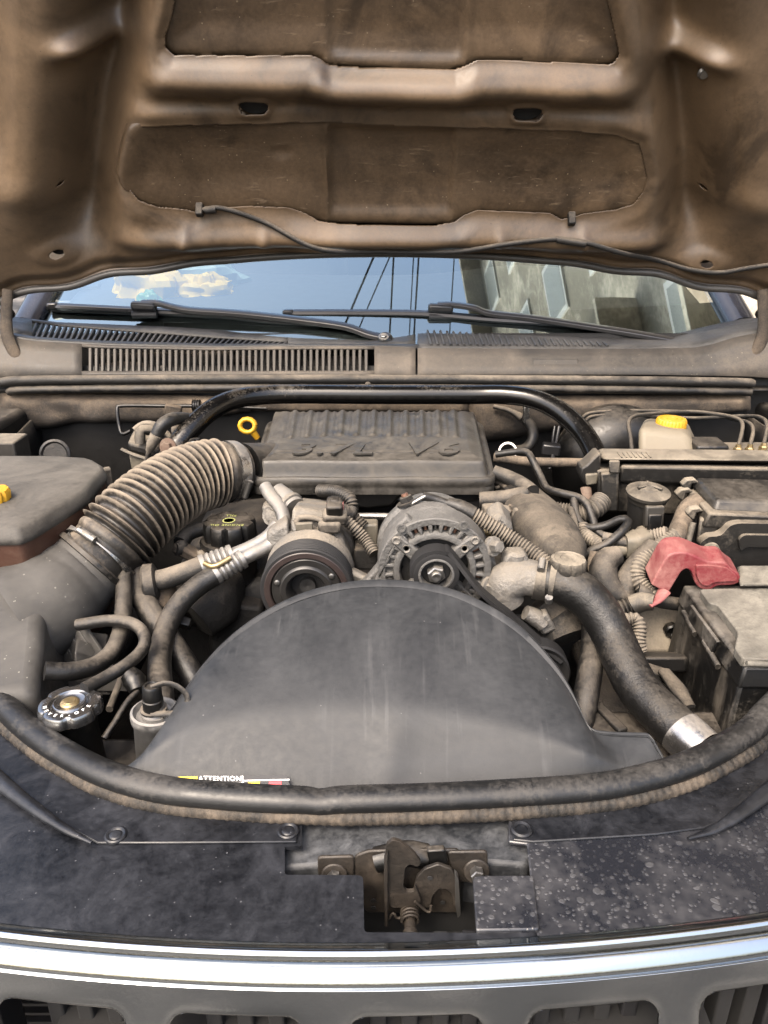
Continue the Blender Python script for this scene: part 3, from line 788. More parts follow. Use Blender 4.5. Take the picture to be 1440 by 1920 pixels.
prism('red_patch', lab, 'label_red', [SH(a, b + 7, LOFF + .0006) for a, b in [(505, 1490), (507, 1469), (530, 1468), (530, 1490)]], SHN * .0002, 0)
_up = (SH(416, 1455) - SH(416, 1470)).normalized()
text_obj('lettering', lab, 'text_white', 'ATTENTION', SH(416, 1470.5, LOFF + .0008), (1, 0, 0), _up, .0062, .0001, bold=.0001)
text_obj('lettering', lab, 'text_white', 'REFRIGERANT', SH(424, 1481, LOFF + .0008), (1, 0, 0), _up, .0050, .0001)

lathe('stud_mark', shroud, 'gunk_dust', SH(742, 1280, .0135), SHN, [(-.006, .006), (.0, .0055), (.0015, .004), (.001, .002), (.001, 0)], 18)

for a, b, y in ((806, 1646, LY - .0025), (700, 1688, LY + .0105), (830, 1692, LY + .0105), (700, 1702, LY + .0105)):  # black discs laid on the plates as the shade inside small holes
    lathe('rivet_hole_shade', latch, 'cav', W(a, b, y), (0, -1, 0), [(0, .0022), (.0006, .0021), (.0006, 0)], 14)
flat_piece('striker_block', round_poly([(800, 1596), (834, 1594), (840, 1618), (806, 1622)], 5, 3), LY + .004, .006, mat='black')
tube('rubber_bumper', latch, 'black', [W(705, 1612, LY + .016), W(760, 1600, LY + .016), W(800, 1606, LY + .016)], .010, n=14)

# ================================================================ raised hood
hood = thing('hood', 'raised dusty brown underside of the open hood', 'hood')
HT = R(58)
HR = Vector((0, 1.462, 1.384)); HD = Vector((0, -math.cos(HT), math.sin(HT))); HN = Vector((0, math.sin(HT), math.cos(HT)))   # HN: outwards, to the sky
def H(px, py, off=0.0):
    """point on the crowned underside, off metres towards the camera side"""
    q = WP(px, py, HR, HN)
    for _ in range(4):
        q = WP(px, py, HR + HN * (-.085 * q.x * q.x), HN)
    return q - HN * off
def t_edge(u): return -.068 * (abs(u) / .7) ** 2.2 + .006 * np.cos(u * 38) * np.clip((np.abs(u) - .25) / .3, 0, 1)
nu, nv = 640, 460
U = np.linspace(-.80, .80, nu)[:, None] * np.ones((1, nv))
S = (np.linspace(0, 1, nv)[None, :] ** 1.25) * np.ones((nu, 1))
TE = t_edge(U)
Tt = TE + S * (1.02 - TE)
def hood_base(U, Tt):
    crown = -.085 * U ** 2
    return U, HR.y + Tt * HD.y + crown * HN.y, HR.z + Tt * HD.z + crown * HN.z
bx_, by_, bz_ = hood_base(U, Tt)
f_ = by_ * CT - (bz_ - CAM_Z) * ST; u_ = by_ * ST + (bz_ - CAM_Z) * CT
ok_ = f_ > .12
PX = np.where(ok_, CX + FPX * bx_ / np.maximum(f_, .12), -9999); PY = np.where(ok_, CY - FPX * u_ / np.maximum(f_, .12), -9999)
low_open = [(250, 243), (268, 232), (330, 226), (480, 223), (620, 221), (700, 226), (820, 229), (960, 231), (1080, 238), (1150, 245), (1195, 262), (1203, 290), (1211, 330), (1205, 352), (1185, 375), (1150, 385), (1090, 391), (1070, 397), (1050, 400), (1030, 390), (960, 386), (893, 385), (870, 393), (850, 403), (810, 407), (640, 405), (600, 402), (568, 388), (540, 380), (470, 378), (400, 382), (372, 390), (350, 384), (300, 378), (262, 366), (240, 345), (232, 325), (238, 290)]
up_open = [(300, -330), (335, -30), (325, 25), (313, 62), (315, 80), (330, 91), (420, 92), (585, 93), (600, 98), (618, 110), (660, 114), (800, 117), (850, 117), (872, 110), (890, 101), (1000, 103), (1120, 109), (1145, 108), (1157, 93), (1154, 75), (1142, 20), (1130, -30), (1150, -330)]
low_s, up_s = low_open, up_open
dl, du = sdf(PX, PY, low_s), sdf(PX, PY, up_s)
def ridge(y0, w, amp): return amp * np.exp(-((PY - y0) / w) ** 2)
cx_n = (PX - 722) / 722
# wavy reference line for the horizontal features (they bow upwards at the sides)
rowb = PY - 10 * np.clip((PX - 722) / 500, -1, 1)
inb = sstep(215, 320, PX) * (1 - sstep(1130, 1240, PX))
h = np.zeros_like(PX)
# frame round the two openings stands proud, then falls away to the side channels
h += .020 * (1 - sstep(18, 120, dl)) + .022 * (1 - sstep(18, 95, du))
# turned-in rim round each opening
h -= .006 * (1 - sstep(0, 26, dl)) + .006 * (1 - sstep(0, 22, du))
# long beam between the openings
h += inb * .022 * np.exp(-((rowb - 145 - 8 * sstep(600, 625, PX) * (1 - sstep(850, 890, PX))) / 28) ** 2)
h -= inb * .010 * np.exp(-((rowb - 194) / 19) ** 2)
# rear beam near the edge
h += .026 * np.exp(-((PY - (428 + 30 * cx_n ** 2)) / 22) ** 2) * sstep(150, 320, PX) * (1 - sstep(1180, 1320, PX))
for bxp in (352, 498, 935, 1090):
    h += .006 * np.exp(-((PX - bxp) / 10) ** 2 - ((PY - 432) / 20) ** 2)
# side channels and rails
lx = 178 + (PY - 250) * -.13; rx = 1292 + (PY - 250) * .05
h -= .075 * np.exp(-((PX - lx) / 55) ** 2) * sstep(520, 390, PY) * 1.0
h -= .068 * np.exp(-((PX - rx) / 52) ** 2) * sstep(520, 390, PY)
h += .018 * np.exp(-((PX - (68 - (PY - 250) * .10)) / 62) ** 2) * sstep(500, 330, PY)
h += .018 * np.exp(-((PX - (1392 + (PY - 250) * .04)) / 62) ** 2) * sstep(500, 330, PY)
h -= .020 * sstep(-20, -110, PX) + .020 * sstep(1460, 1550, PX)
h -= .022 * sstep(40, -30, PX) * sstep(340, 250, PY)
# bump stop bosses
def boss(x, y, rx_, ry_, amp):
    q = 1 - ((PX - x) / rx_) ** 2 - ((PY - y) / np.where(PY < y, ry_ * .55, ry_)) ** 2
    return amp * np.sqrt(np.clip(q, 0, 1))
h += .050 * np.exp(-(((PX - 160) / 50) ** 2 + ((PY - 88) / 26) ** 2)) + .050 * np.exp(-(((PX - 1310) / 50) ** 2 + ((PY - 112) / 26) ** 2))
h += .010 * np.exp(-((PX - 20) / 55) ** 2 - ((PY - 360) / 28) ** 2) + .010 * np.exp(-((PX - 1420) / 55) ** 2 - ((PY - 375) / 28) ** 2)
# bosses of the round holes near the hinges
for hx, hy in ((105, 478), (1325, 495)):
    h += .007 * np.exp(-(((PX - hx) / 42) ** 2 + ((PY - hy) / 20) ** 2) ** 2)
# rims of the slotted holes
slots_h = [(478, 188), (987, 200)]
def stadium(cx, cy, hw, hh):
    qx = np.maximum(np.abs(PX - cx) - (hw - hh), 0); return np.hypot(qx, PY - cy) - hh
dh = np.full_like(PX, 1e9)
for cx, cy in slots_h:
    d = stadium(cx, cy, 27, 12.5)
    h += .008 * np.exp(-(np.maximum(d, 0) / 10) ** 2)
    dh = np.minimum(dh, d)
for hx, hy, a_, b_ in ((105, 479, 13, 7), (1325, 495, 11, 6), (108, 355, 6, 3.5), (1330, 377, 6, 3.5)):
    dh = np.minimum(dh, (np.hypot((PX - hx) / a_, (PY - hy) / b_) - 1) * b_)
# plug dimple, shallow dents, hem at the rear edge
h += .0035 * np.exp(-(((PX - 733) / 13) ** 2 + ((PY - 190) / 9) ** 2) ** 2)
Sd = (Tt - TE)
h -= .012 * (1 - sstep(.012, .040, Sd))
h += .004 * np.exp(-((Sd - .010) / .006) ** 2)
# soft hand-made unevenness
for a_, b_, c_, s_ in ((7.1, 5.3, 1.1, .0016), (17.0, 13.0, 2.3, .0008), (31., 27., .4, .0005)):
    h += s_ * np.sin(U * a_ * 2 + c_ + np.sin(Tt * b_)) * np.cos(Tt * b_ * 2 + c_ * U * 3)
h = np.where(ok_, h, 0)
Dcut = np.minimum(np.minimum(dl, du), dh)
def cells(A): return (A[:-1, :-1] + A[1:, :-1] + A[1:, 1:] + A[:-1, 1:]) / 4
# snap vertices on to the outlines of the openings
g0x = np.gradient(PX, axis=0); g1y = np.gradient(PY, axis=1)
gD0, gD1 = np.gradient(Dcut, axis=0), np.gradient(Dcut, axis=1)
gpx = gD0 / np.where(np.abs(g0x) < 1e-6, 1e-6, g0x); gpy = gD1 / np.where(np.abs(g1y) < 1e-6, 1e-6, g1y)
nrm_ = np.maximum(np.hypot(gpx, gpy), 1e-6)
near = used_verts(cells(Dcut) > 0) & (Dcut < .6) & ok_
dpx = np.where(near, -Dcut * gpx / nrm_, 0); dpy = np.where(near, -Dcut * gpy / nrm_, 0)
dU = dpx / np.where(np.abs(g0x) < 1e-6, 1e6, g0x) * np.gradient(U, axis=0)
dT = dpy / np.where(np.abs(g1y) < 1e-6, 1e6, g1y) * np.gradient(Tt, axis=1)
U2, T2 = U + dU, Tt + dT
X, Y, Z = hood_base(U2, T2)
Y2, Z2 = Y - h * HN.y, Z - h * HN.z
grid_obj('inner_panel', hood, 'hood', X, Y2, Z2, keep=cells(Dcut) > 0, solid=.002, soff=0, sharp=60)
# outer skin seen through the openings, with two pressed ribs and a pocket
nu2, nv2 = 300, 200
Us = np.linspace(-.80, .80, nu2)[:, None] * np.ones((1, nv2)); Ss = np.linspace(0, 1, nv2)[None, :] * np.ones((nu2, 1))
TE2 = t_edge(Us); Ts = TE2 + Ss * (1.03 - TE2)
sx_, sy_, sz_ = hood_base(Us, Ts)
f2 = sy_ * CT - (sz_ - CAM_Z) * ST; u2 = sy_ * ST + (sz_ - CAM_Z) * CT
ok2 = f2 > .12
PX2 = np.where(ok2, CX + FPX * sx_ / np.maximum(f2, .12), -9999); PY2 = np.where(ok2, CY - FPX * u2 / np.maximum(f2, .12), -9999)
win = np.minimum(sdf(PX2, PY2, low_s), sdf(PX2, PY2, up_s))
wopen = 1 - sstep(6, 45, win)
dep = -.105 + .101 * (1 - sstep(.0, .05, Ts - TE2))
dep = dep * (1 - wopen) + .0065 * wopen
mid = sstep(612, 622, PX2 - (PY2 - 300) * .02) * (1 - sstep(846 - (PY2 - 300) * .08, 858 - (PY2 - 300) * .08, PX2))
dep = dep - .008 * mid * sstep(450, 380, PY2) * sstep(0, -22, win)
dep = dep + .0035 * np.exp(-((PX2 - 614) / 6) ** 2) + .0035 * np.exp(-((PX2 - (853 - (PY2 - 300) * .09)) / 6) ** 2)
dep = dep - .004 * np.exp(-(((PX2 - 528) / 20) ** 2 + ((PY2 - 287) / 11) ** 2) ** 2)
dep = dep - .008 * sstep(0, -60, win) + .0012 * np.sin(Us * 21) * np.cos(Ts * 17)
dep = np.where(ok2, dep, -.016)
grid_obj('outer_skin', hood, 'hood_skin', sx_, sy_ - dep * HN.y, sz_ - dep * HN.z, solid=.002, soff=0, sharp=60)
# dark hem along the rear edge
hem = []
for i in range(61):
    u = -.79 + 1.58 * i / 60
    t = float(t_edge(np.array(u)))
    c = -.085 * u * u
    hem.append(Vector((u, HR.y + t * HD.y + c * HN.y, HR.z + t * HD.z + c * HN.z)) - HN * -.004)
tube('rear_hem', hood, 'hood_edge', hem, .0065, n=10, step=.012, flat=1.0)
tube('plug', hood, 'hood_edge', [H(733, 190, -.010), H(733, 190, .004)], [.0085, .0075], n=20)
def hoff(px, py, extra=.006):
    i = np.argmin((PX - px) ** 2 + (PY - py) ** 2); return float(h.flat[i]) + extra
lathe('bump_stop_bolt', hood, 'steel', H(1326, 152, hoff(1326, 152, .001)), -HN, [(0, .009), (.003, .009), (.006, .006), (.008, .006), (.008, 0)], 20)
wh = [(384, 380), (420, 377), (500, 398), (600, 433), (720, 451), (850, 444), (950, 424), (1030, 419), (1066, 421), (1100, 425), (1160, 446), (1230, 484), (1290, 501), (1345, 503), (1400, 497), (1470, 486)]
tube('washer_hose', hood, 'hose_dust', [H(a, b, hoff(a, b, .008)) for a, b in wh], .0042, n=10)
def nozzle(px, py, up):
    o = hoff(px, py, .004)
    c = H(px, py, o)
    box('washer_nozzle', hood, 'hose_dust', c + HD * .010 * up, (.012, .012, .022), (R(-32), 0, 0), bevel=.002)
nozzle(378, 388, .6); nozzle(1066, 405, 1.0)
tube('hose_clip', hood, 'hose_dust', [H(388, 380, hoff(388, 380, .009)), H(408, 378, hoff(408, 378, .009))], .0062, n=10)
tube('hose_clip', hood, 'hose_dust', [H(1038, 419, hoff(1038, 419, .009)), H(1090, 423, hoff(1090, 423, .009))], .0058, n=10)
for hx, hy, a_ in ((478, 188, .024), (987, 200, .024), (105, 479, .012), (1325, 495, .010)):  # black discs behind the hood holes stand in for their shaded inside
    c_ = H(hx, hy, hoff(hx, hy, -.012)); tube('hole_shade', hood, 'cav', [c_, c_ + HN * .012], [a_, a_], n=16, flat=.7)
# hinges
def hinge(s):
    cxp = 722 + s * 706
    if s > 9: box('hinge_plate', hood, 'hood', H(cxp - s * 6, 525, .008), (.05, .012, .11), (R(-32), 0, s * R(8)), bevel=.004)
    tube('hinge_arm', hood, 'firewall', [H(cxp, 540, .004), W(cxp + s * 4, 590, 1.44), W(cxp + s * 2, 630, 1.43), W(cxp - s * 14, 668, 1.42), W(cxp - s * 20, 690, 1.42)], [.010, .011, .012, .012, .012], n=12, flat=.5)
    bolt(hood, H(cxp - s * 4, 572, .020), -HN, .0085, .009, 'firewall')
hinge(1); hinge(-1)

# ================================================================ windscreen, dashboard, seats
GS = R(31)
GB = Vector((0, 1.535, 1.250))
def glass_pt(x, s):
    """x across, s metres up the slope; bowed in plan"""
    y = GB.y + s * math.cos(GS) - .0 + .16 * x * x + .05 * abs(x) ** 4
    return Vector((x, y, GB.z + s * math.sin(GS) + .02 * x * x))
screen = thing('windscreen', 'sky-blue reflecting windscreen glass under the raised hood', 'windscreen')
nu, nv = 60, 20
gp = [[glass_pt(-.74 + 1.48 * i / nu, -.06 + .92 * j / nv) for j in range(nv + 1)] for i in range(nu + 1)]
V = [p for r in gp for p in r]
F = [(i * (nv + 1) + j, (i + 1) * (nv + 1) + j, (i + 1) * (nv + 1) + j + 1, i * (nv + 1) + j + 1) for i in range(nu) for j in range(nv)]
def glass_mat():
    m, nt, p = newmat('windscreen_glass')
    nt.nodes.remove(p)
    out = nt.nodes['Material Output']
    tr = nt.nodes.new('ShaderNodeBsdfTransparent'); tr.inputs[0].default_value = (.74, .80, .78, 1)
    gl = nt.nodes.new('ShaderNodeBsdfGlossy'); gl.inputs['Roughness'].default_value = .015; gl.inputs[0].default_value = (.80, .98, 1, 1)
    fr = nt.nodes.new('ShaderNodeFresnel'); fr.inputs[0].default_value = 1.52
    mx = nt.nodes.new('ShaderNodeMixShader')
    nt.links.new(mth(nt, 'MULTIPLY', fr.outputs[0], 3.8, True), mx.inputs[0])
    nt.links.new(tr.outputs[0], mx.inputs[1]); nt.links.new(gl.outputs[0], mx.inputs[2])
    nt.links.new(mx.outputs[0], out.inputs[0])
    return m
M['glass'] = glass_mat()
mesh_obj('glass', V, F, 'glass', screen, sharp=80)
# black ceramic border and the pillars beside the glass
def strip_on_glass(name, x0, x1, s0, s1, mat, parent, off=-.004, n=40):
    V, F = [], []
    for i in range(n + 1):
        x = x0 + (x1 - x0) * i / n
        for s in (s0, s1):
            V.append(glass_pt(x, s) + Vector((0, math.sin(GS), -math.cos(GS))) * -off * -1)
    for i in range(n): F.append((2 * i, 2 * i + 2, 2 * i + 3, 2 * i + 1))
    return mesh_obj(name, V, F, mat, parent, sharp=80)
strip_on_glass('black_border', -.74, .74, -.06, .035, 'cav', screen, .003)
for s in (-1, 1):
    P_ = [glass_pt(s * (.715 - .10 * k / 6), -.05 + .95 * k / 6) + Vector((s * .012, 0, .004)) for k in range(7)]
    tube('pillar', body, 'body_paint', P_, .030, n=12, flat=.7, step=.03)
dash = thing('dashboard', 'black dashboard top behind the windscreen', 'dashboard')
nu, nv = 40, 14
V, F = [], []
for i in range(nu + 1):
    x = -.68 + 1.36 * i / nu
    for j in range(nv + 1):
        v = j / nv
        g = glass_pt(x, .03)
        V.append(Vector((x, g.y + .03 + v * .50, g.z - .015 + .05 * math.sin(v * 2.6) + .02 * math.exp(-((x - .33) / .16) ** 2) * sstep(.3, .8, v))))
for i in range(nu):
    for j in range(nv): F.append((i * (nv + 1) + j, (i + 1) * (nv + 1) + j, (i + 1) * (nv + 1) + j + 1, i * (nv + 1) + j + 1))
mesh_obj('pad', V, F, 'dash', dash, solid=.02, soff=-1)
cabin = thing('cabin_lining', 'dark roof lining and seats inside the cabin', 'cabin')
V = [(-.70, 2.25, 1.62), (.70, 2.25, 1.62), (.70, 3.6, 1.66), (-.70, 3.6, 1.66), (-.74, 3.6, .8), (.74, 3.6, .8)]
mesh_obj('headliner', V, [(0, 1, 2, 3), (3, 2, 5, 4)], 'dash', cabin, solid=.02)
for s in (-1, 1):
    mesh_obj('side_trim', [(s * .74, 1.75, .7), (s * .74, 3.6, .7), (s * .72, 3.6, 1.0), (s * .74, 1.75, 1.24)], [(0, 1, 2, 3)], 'dash', cabin, solid=.02)
    box('seat_back', cabin, 'dash', (s * .36, 2.65, 1.15), (.48, .16, .65), (R(-14), 0, 0), bevel=.06, seg=4)
    box('headrest', cabin, 'dash', (s * .36, 2.76, 1.56), (.26, .10, .18), (R(-14), 0, 0), bevel=.04, seg=4)
# crumpled carrier bag on the dashboard
def crumple(name, parent, mat, c, s, seed, amp):
    V, F = [], []; nu, nv = 36, 18
    for j in range(nv + 1):
        th = math.pi * j / nv
        for i in range(nu):
            a = 2 * math.pi * i / nu
            d = Vector((math.sin(th) * math.cos(a), math.sin(th) * math.sin(a), math.cos(th)))
            k = 1 + amp * (noise.noise(d * 2.1 + Vector((seed, 0, 0))) + .6 * abs(noise.noise(d * 5.5 + Vector((0, seed, 0)))) + .3 * abs(noise.noise(d * 12)))
            V.append(Vector(c) + Vector((d.x * s[0] * k, d.y * s[1] * k, max(-.6, d.z) * s[2] * k)))
    for j in range(nv):
        for i in range(nu): F.append((j * nu + i, j * nu + (i + 1) % nu, (j + 1) * nu + (i + 1) % nu, (j + 1) * nu + i))
    return mesh_obj(name, V, F, mat, parent, sharp=25)
bag = thing('carrier_bag', 'crumpled white and yellow plastic carrier bag on the dashboard', 'bag')
M['bag_white'] = plain('bag_white_film', (.15, .20, .185), .4, var=.3, scale=18)
M['bag_yellow'] = plain('bag_yellow_print', (.42, .26, .0), .6, var=.2, scale=18)
M['bag_green'] = plain('bag_green_print', (.02, .14, .03), .4, var=.2, scale=18)
b0 = W(345, 545, 1.80)
crumple('film', bag, 'bag_white', b0 + Vector((.01, .02, .01)), (.105, .07, .068), 3.1, .45)
crumple('yellow_print', bag, 'bag_yellow', b0 + Vector((-.050, -.050, .006)), (.075, .045, .060), 7.7, .5)
crumple('yellow_print', bag, 'bag_yellow', b0 + Vector((.055, -.055, -.006)), (.065, .03, .040), 5.2, .5)
crumple('green_print', bag, 'bag_green', b0 + Vector((-.050, -.105, -.010)), (.024, .012, .020), 1.2, .4)
mod = thing('dash_tray', 'pale grey moulded tray at the end of the dashboard', 'tray')
box('rim', mod, 'cowl_top', W(150, 545, 1.80), (.10, .06, .03), (R(10), 0, R(15)), bevel=.008)

# ================================================================ cowl panel
cowl = thing('cowl_panel', 'weathered grey plastic cowl panel with vent slots below the windscreen', 'cowl panel')
def irow(px, tab): return float(np.interp(px, [t[0] for t in tab], [t[1] for t in tab]))
bot_t = [(-60, 712), (20, 706), (200, 704), (720, 703), (1200, 703), (1400, 706), (1500, 712)]
top_t = [(-60, 612), (0, 628), (60, 640), (200, 648), (400, 652), (560, 650), (720, 650), (790, 654), (1000, 655), (1200, 655), (1300, 653), (1330, 648), (1380, 632), (1500, 610)]
back_t = [(-60, 585), (30, 596), (110, 606), (330, 615), (560, 630), (700, 634), (790, 620), (1000, 625), (1150, 631), (1250, 632), (1330, 612), (1390, 600), (1500, 590)]
YB, YT, YK = 1.395, 1.438, 1.530
def cf(px, v):                       # front face of the cowl: v 0 bottom, 1 top
    return W(px, irow(px, bot_t), YB).lerp(W(px, irow(px, top_t), YT), v)
def ck(px, v):                       # top of the cowl: v 0 front, 1 at the glass
    return W(px, irow(px, top_t), YT).lerp(W(px, irow(px, back_t), YK), v)
def strip(name, xs, f, v0, v1, mat, nvv=3, solid=.004, dy=0.0):
    V, F = [], []
    for x in xs:
        for j in range(nvv + 1):
            p = f(x, v0 + (v1 - v0) * j / nvv); p.y += dy; V.append(p)
    for i in range(len(xs) - 1):
        for j in range(nvv):
            k = i * (nvv + 1) + j
            F.append((k, k + nvv + 1, k + nvv + 2, k + 1))
    return mesh_obj(name, V, F, mat, cowl, solid=solid, soff=0, sharp=60)
def lin(a, b, n): return [a + (b - a) * i / n for i in range(n + 1)]
V0, V1 = .13, .90                     # slot height on the face
strip('end_panel', lin(-60, 154, 12), cf, 0, 1, 'cowl')
strip('upper_rail', lin(154, 702, 30), cf, V1, 1, 'cowl', 1)
strip('lower_rail', lin(154, 702, 30), cf, 0, V0, 'cowl', 1)
strip('middle_panel', lin(702, 779, 6), cf, 0, 1, 'cowl')
strip('passenger_panel', lin(783, 1500, 40), cf, 0, 1, 'cowl')
# slats between the lower slots
N1 = 47
sl0 = None
for k in range(N1 - 1):
    px = 157 + (698 - 157) * (k + 1) / N1
    a, b = cf(px, V0 - .02), cf(px, V1 + .02)
    w = .0030
    prism('slat', cowl, 'slat', [a + Vector((-w, 0, 0)), a + Vector((w, 0, 0)), b + Vector((w, 0, 0)), b + Vector((-w, 0, 0))], (0, .010, 0), .0012, 1)
# upper leaned slats at the glass
strip('top_rail_front', lin(-60, 790, 40), ck, 0, .18, 'cowl_top', 1)
def u1(px): return np.interp(px, [60, 535], [.92, .42])
V, F = [], []
xs = lin(-60, 60, 6)
strip('top_end', xs, ck, .18, 1, 'cowl_top')
xs = lin(60, 540, 40)
V = []
for x in xs:
    V += [ck(x, float(u1(x))), ck(x, 1.0)]
mesh_obj('top_rail_back', V, [(2 * i, 2 * i + 2, 2 * i + 3, 2 * i + 1) for i in range(len(xs) - 1)], 'cowl_top', cowl, solid=.004, soff=0)
strip('top_middle', lin(540, 779, 14), ck, .18, 1, 'cowl_top')
N2 = 44
for k in range(N2 + 1):
    px = 62 + (532 - 62) * k / N2
    a, b = ck(px - 7, .15), ck(px + 7, float(u1(px)) + .03)
    w = .0024
    prism('slat', cowl, 'cowl_top', [a + Vector((-w, 0, 0)), a + Vector((w, 0, 0)), b + Vector((w, 0, 0)), b + Vector((-w, 0, 0))], (0, .004, -.008), .0008, 1)
strip('passenger_top', lin(783, 1500, 40), ck, 0, 1, 'cowl_top')
for k in range(28):
    px = 806 + (1136 - 806) * k / 27
    v1 = .95 - .55 * (k / 27)
    a, b = ck(px + 3, .12), ck(px - 5, v1)
    tube('rib', cowl, 'cowl_top', [a + Vector((0, -.001, .003)), b + Vector((0, -.001, .003))], [.0030, .0026], n=8, step=.02)
box('recess_pad', cowl, 'cowl', cf(1042, .42) + Vector((0, .0010, 0)), (.085, .006, .020), (R(-40), 0, 0), bevel=.003)
lathe('screw', cowl, 'gunk_dust', cf(302, .18) + Vector((0, .012, 0)), (0, -1, .3), [(0, .006), (.004, .006), (.005, .004), (.005, 0)], 12)
# what shows through the slots: wiper linkage and duct
link_ = thing('wiper_linkage', 'brown dusty wiper linkage rods behind the cowl vent slots', 'linkage')
tube('rod', link_, 'firewall', pts((170, 672, 1.475), (330, 668, 1.475), (480, 676, 1.475)), .008, n=10)
tube('rod', link_, 'strip', pts((180, 690, 1.47), (230, 684, 1.47), (290, 690, 1.47)), .007, n=10)
tube('motor', link_, 'gunk_dust', pts((310, 680, 1.48), (440, 678, 1.48)), .020, n=16)
tube('motor_end', link_, 'gunk', pts((300, 682, 1.475), (312, 682, 1.475)), .012, n=16)
tube('duct', link_, 'gunk_dust', pts((570, 690, 1.48), (690, 690, 1.48)), .024, n=16)
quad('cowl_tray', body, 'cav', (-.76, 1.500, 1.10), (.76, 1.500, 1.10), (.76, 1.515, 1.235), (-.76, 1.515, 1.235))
quad('cowl_shelf', body, 'bay', (-.76, 1.40, 1.150), (.76, 1.40, 1.150), (.76, 1.52, 1.150), (-.76, 1.52, 1.150), nrm=(0, 0, 1))

# ================================================================ rear seal
rs = thing('rear_seal', 'dusty double-lipped rubber seal along the front of the cowl', 'rubber seal')
tube('upper_lip', rs, 'hose_dust', pts((-60, 722, 1.392), (10, 716, 1.388), (60, 713, 1.386), (400, 711, 1.386), (720, 711, 1.386), (1100, 713, 1.386), (1380, 717, 1.386), (1410, 720, 1.388)), .0085, n=12, lump=.06, step=.01)
tube('lower_lip', rs, 'conduit_black', pts((18, 735, 1.392), (60, 731, 1.386), (400, 728, 1.384), (720, 727, 1.384), (1100, 730, 1.384), (1408, 735, 1.388)), .0075, n=12, lump=.08, step=.01)
lathe('clip', rs, 'gunk_dust', W(690, 722, 1.374), (0, -1, .3), [(0, .006), (.003, .005), (.004, .002), (.004, 0)], 14)

# ================================================================ wipers
def wiper(name, label, blade, arm, cap, joint, yb, group):
    w = thing(name, label, 'wiper', group)
    B = [W(a, b, y) for a, b, y in blade]
    # blade: spoiler section
    path, tt = bez(B, 14)
    loops = []
    for i, p in enumerate(path):
        e = min(1, .55 + min(i, len(path) - 1 - i) * .25)
        loops.append([p + Vector((0, a * e, b * e)) for a, b in ((-.011, -.001), (-.008, .0055), (.002, .0085), (.006, .006), (.006, -.001), (.001, -.006), (-.004, -.0065))])
    loft('blade', w, 'wiper', loops, bevel=.001)
    tube('rubber_edge', w, 'wiper_rub', [p + Vector((0, .004, -.008)) for p in path[::6]], .003, n=8, step=.03)
    for e in (0, -1):
        d = Vector((1, 0, 0)) if e == 0 else Vector((-1, 0, 0))
        box('end_cap', w, 'wiper', path[e] + d * .006 + Vector((0, -.002, .001)), (.022, .018, .015), bevel=.004)
    A = [W(a, b, y) for a, b, y in arm]
    path, tt = bez(A, 10)
    loops = []
    m = len(path)
    for i, p in enumerate(path):
        f = i / (m - 1)
        hw = .0125 - .004 * f
        hh = .0065 - .001 * f
        loops.append([p + Vector((0, a * hw, b * hh)) for a, b in ((-1, -.9), (-1, .3), (-.6, .9), (.6, 1.1), (1, .6), (1, -.9))])
    loft('arm', w, 'wiper', loops, bevel=.001)
    box('hook_joint', w, 'wiper', W(*joint), (.050, .022, .018), (0, R(3), 0), bevel=.006, seg=3)
    tube('blade_clip', w, 'wiper_rub', [W(joint[0] - 22, joint[1] + 16, joint[2] - .004), W(joint[0] + 24, joint[1] + 16, joint[2] - .004)], .007, n=10)
    return w
w1 = wiper('wiper', 'black wiper whose arm pivots at the middle of the cowl', [(95, 575, 1.62), (250, 583, 1.585), (420, 592, 1.56), (520, 603, 1.545), (640, 612, 1.535)],
           [(722, 634, 1.500), (690, 627, 1.505), (645, 612, 1.515), (560, 600, 1.530), (450, 588, 1.545), (360, 582, 1.555), (325, 576, 1.56), (295, 569, 1.565), (265, 568, 1.57)], None, (270, 574, 1.565), 1.55, 'windscreen wipers')
lathe('pivot_cap', w1, 'wiper', W(722, 634, 1.492) + Vector((0, .004, -.010)), (0, -.5, 1), [(0, .016), (.010, .016), (.016, .013), (.019, .009), (.019, 0)], 24)
bolt(w1, W(719, 632, 1.478), (0, -.6, 1), .0062, .006, 'steel')
w2 = wiper('wiper', 'black wiper whose arm pivots at the end of the cowl near the hinge', [(535, 588, 1.57), (660, 588, 1.565), (800, 590, 1.56), (920, 600, 1.55), (1050, 608, 1.545), (1150, 622, 1.54)],
           [(1310, 648, 1.500), (1270, 640, 1.505), (1190, 626, 1.515), (1100, 612, 1.530), (1000, 597, 1.545), (920, 588, 1.55), (890, 578, 1.555), (850, 572, 1.56), (820, 572, 1.56)], None, (826, 578, 1.558), 1.55, 'windscreen wipers')
lathe('pivot_cap', w2, 'wiper', W(1308, 648, 1.492) + Vector((0, .004, -.008)), (0, -.5, 1), [(0, .013), (.008, .013), (.014, .010), (.016, .006), (.016, 0)], 24)

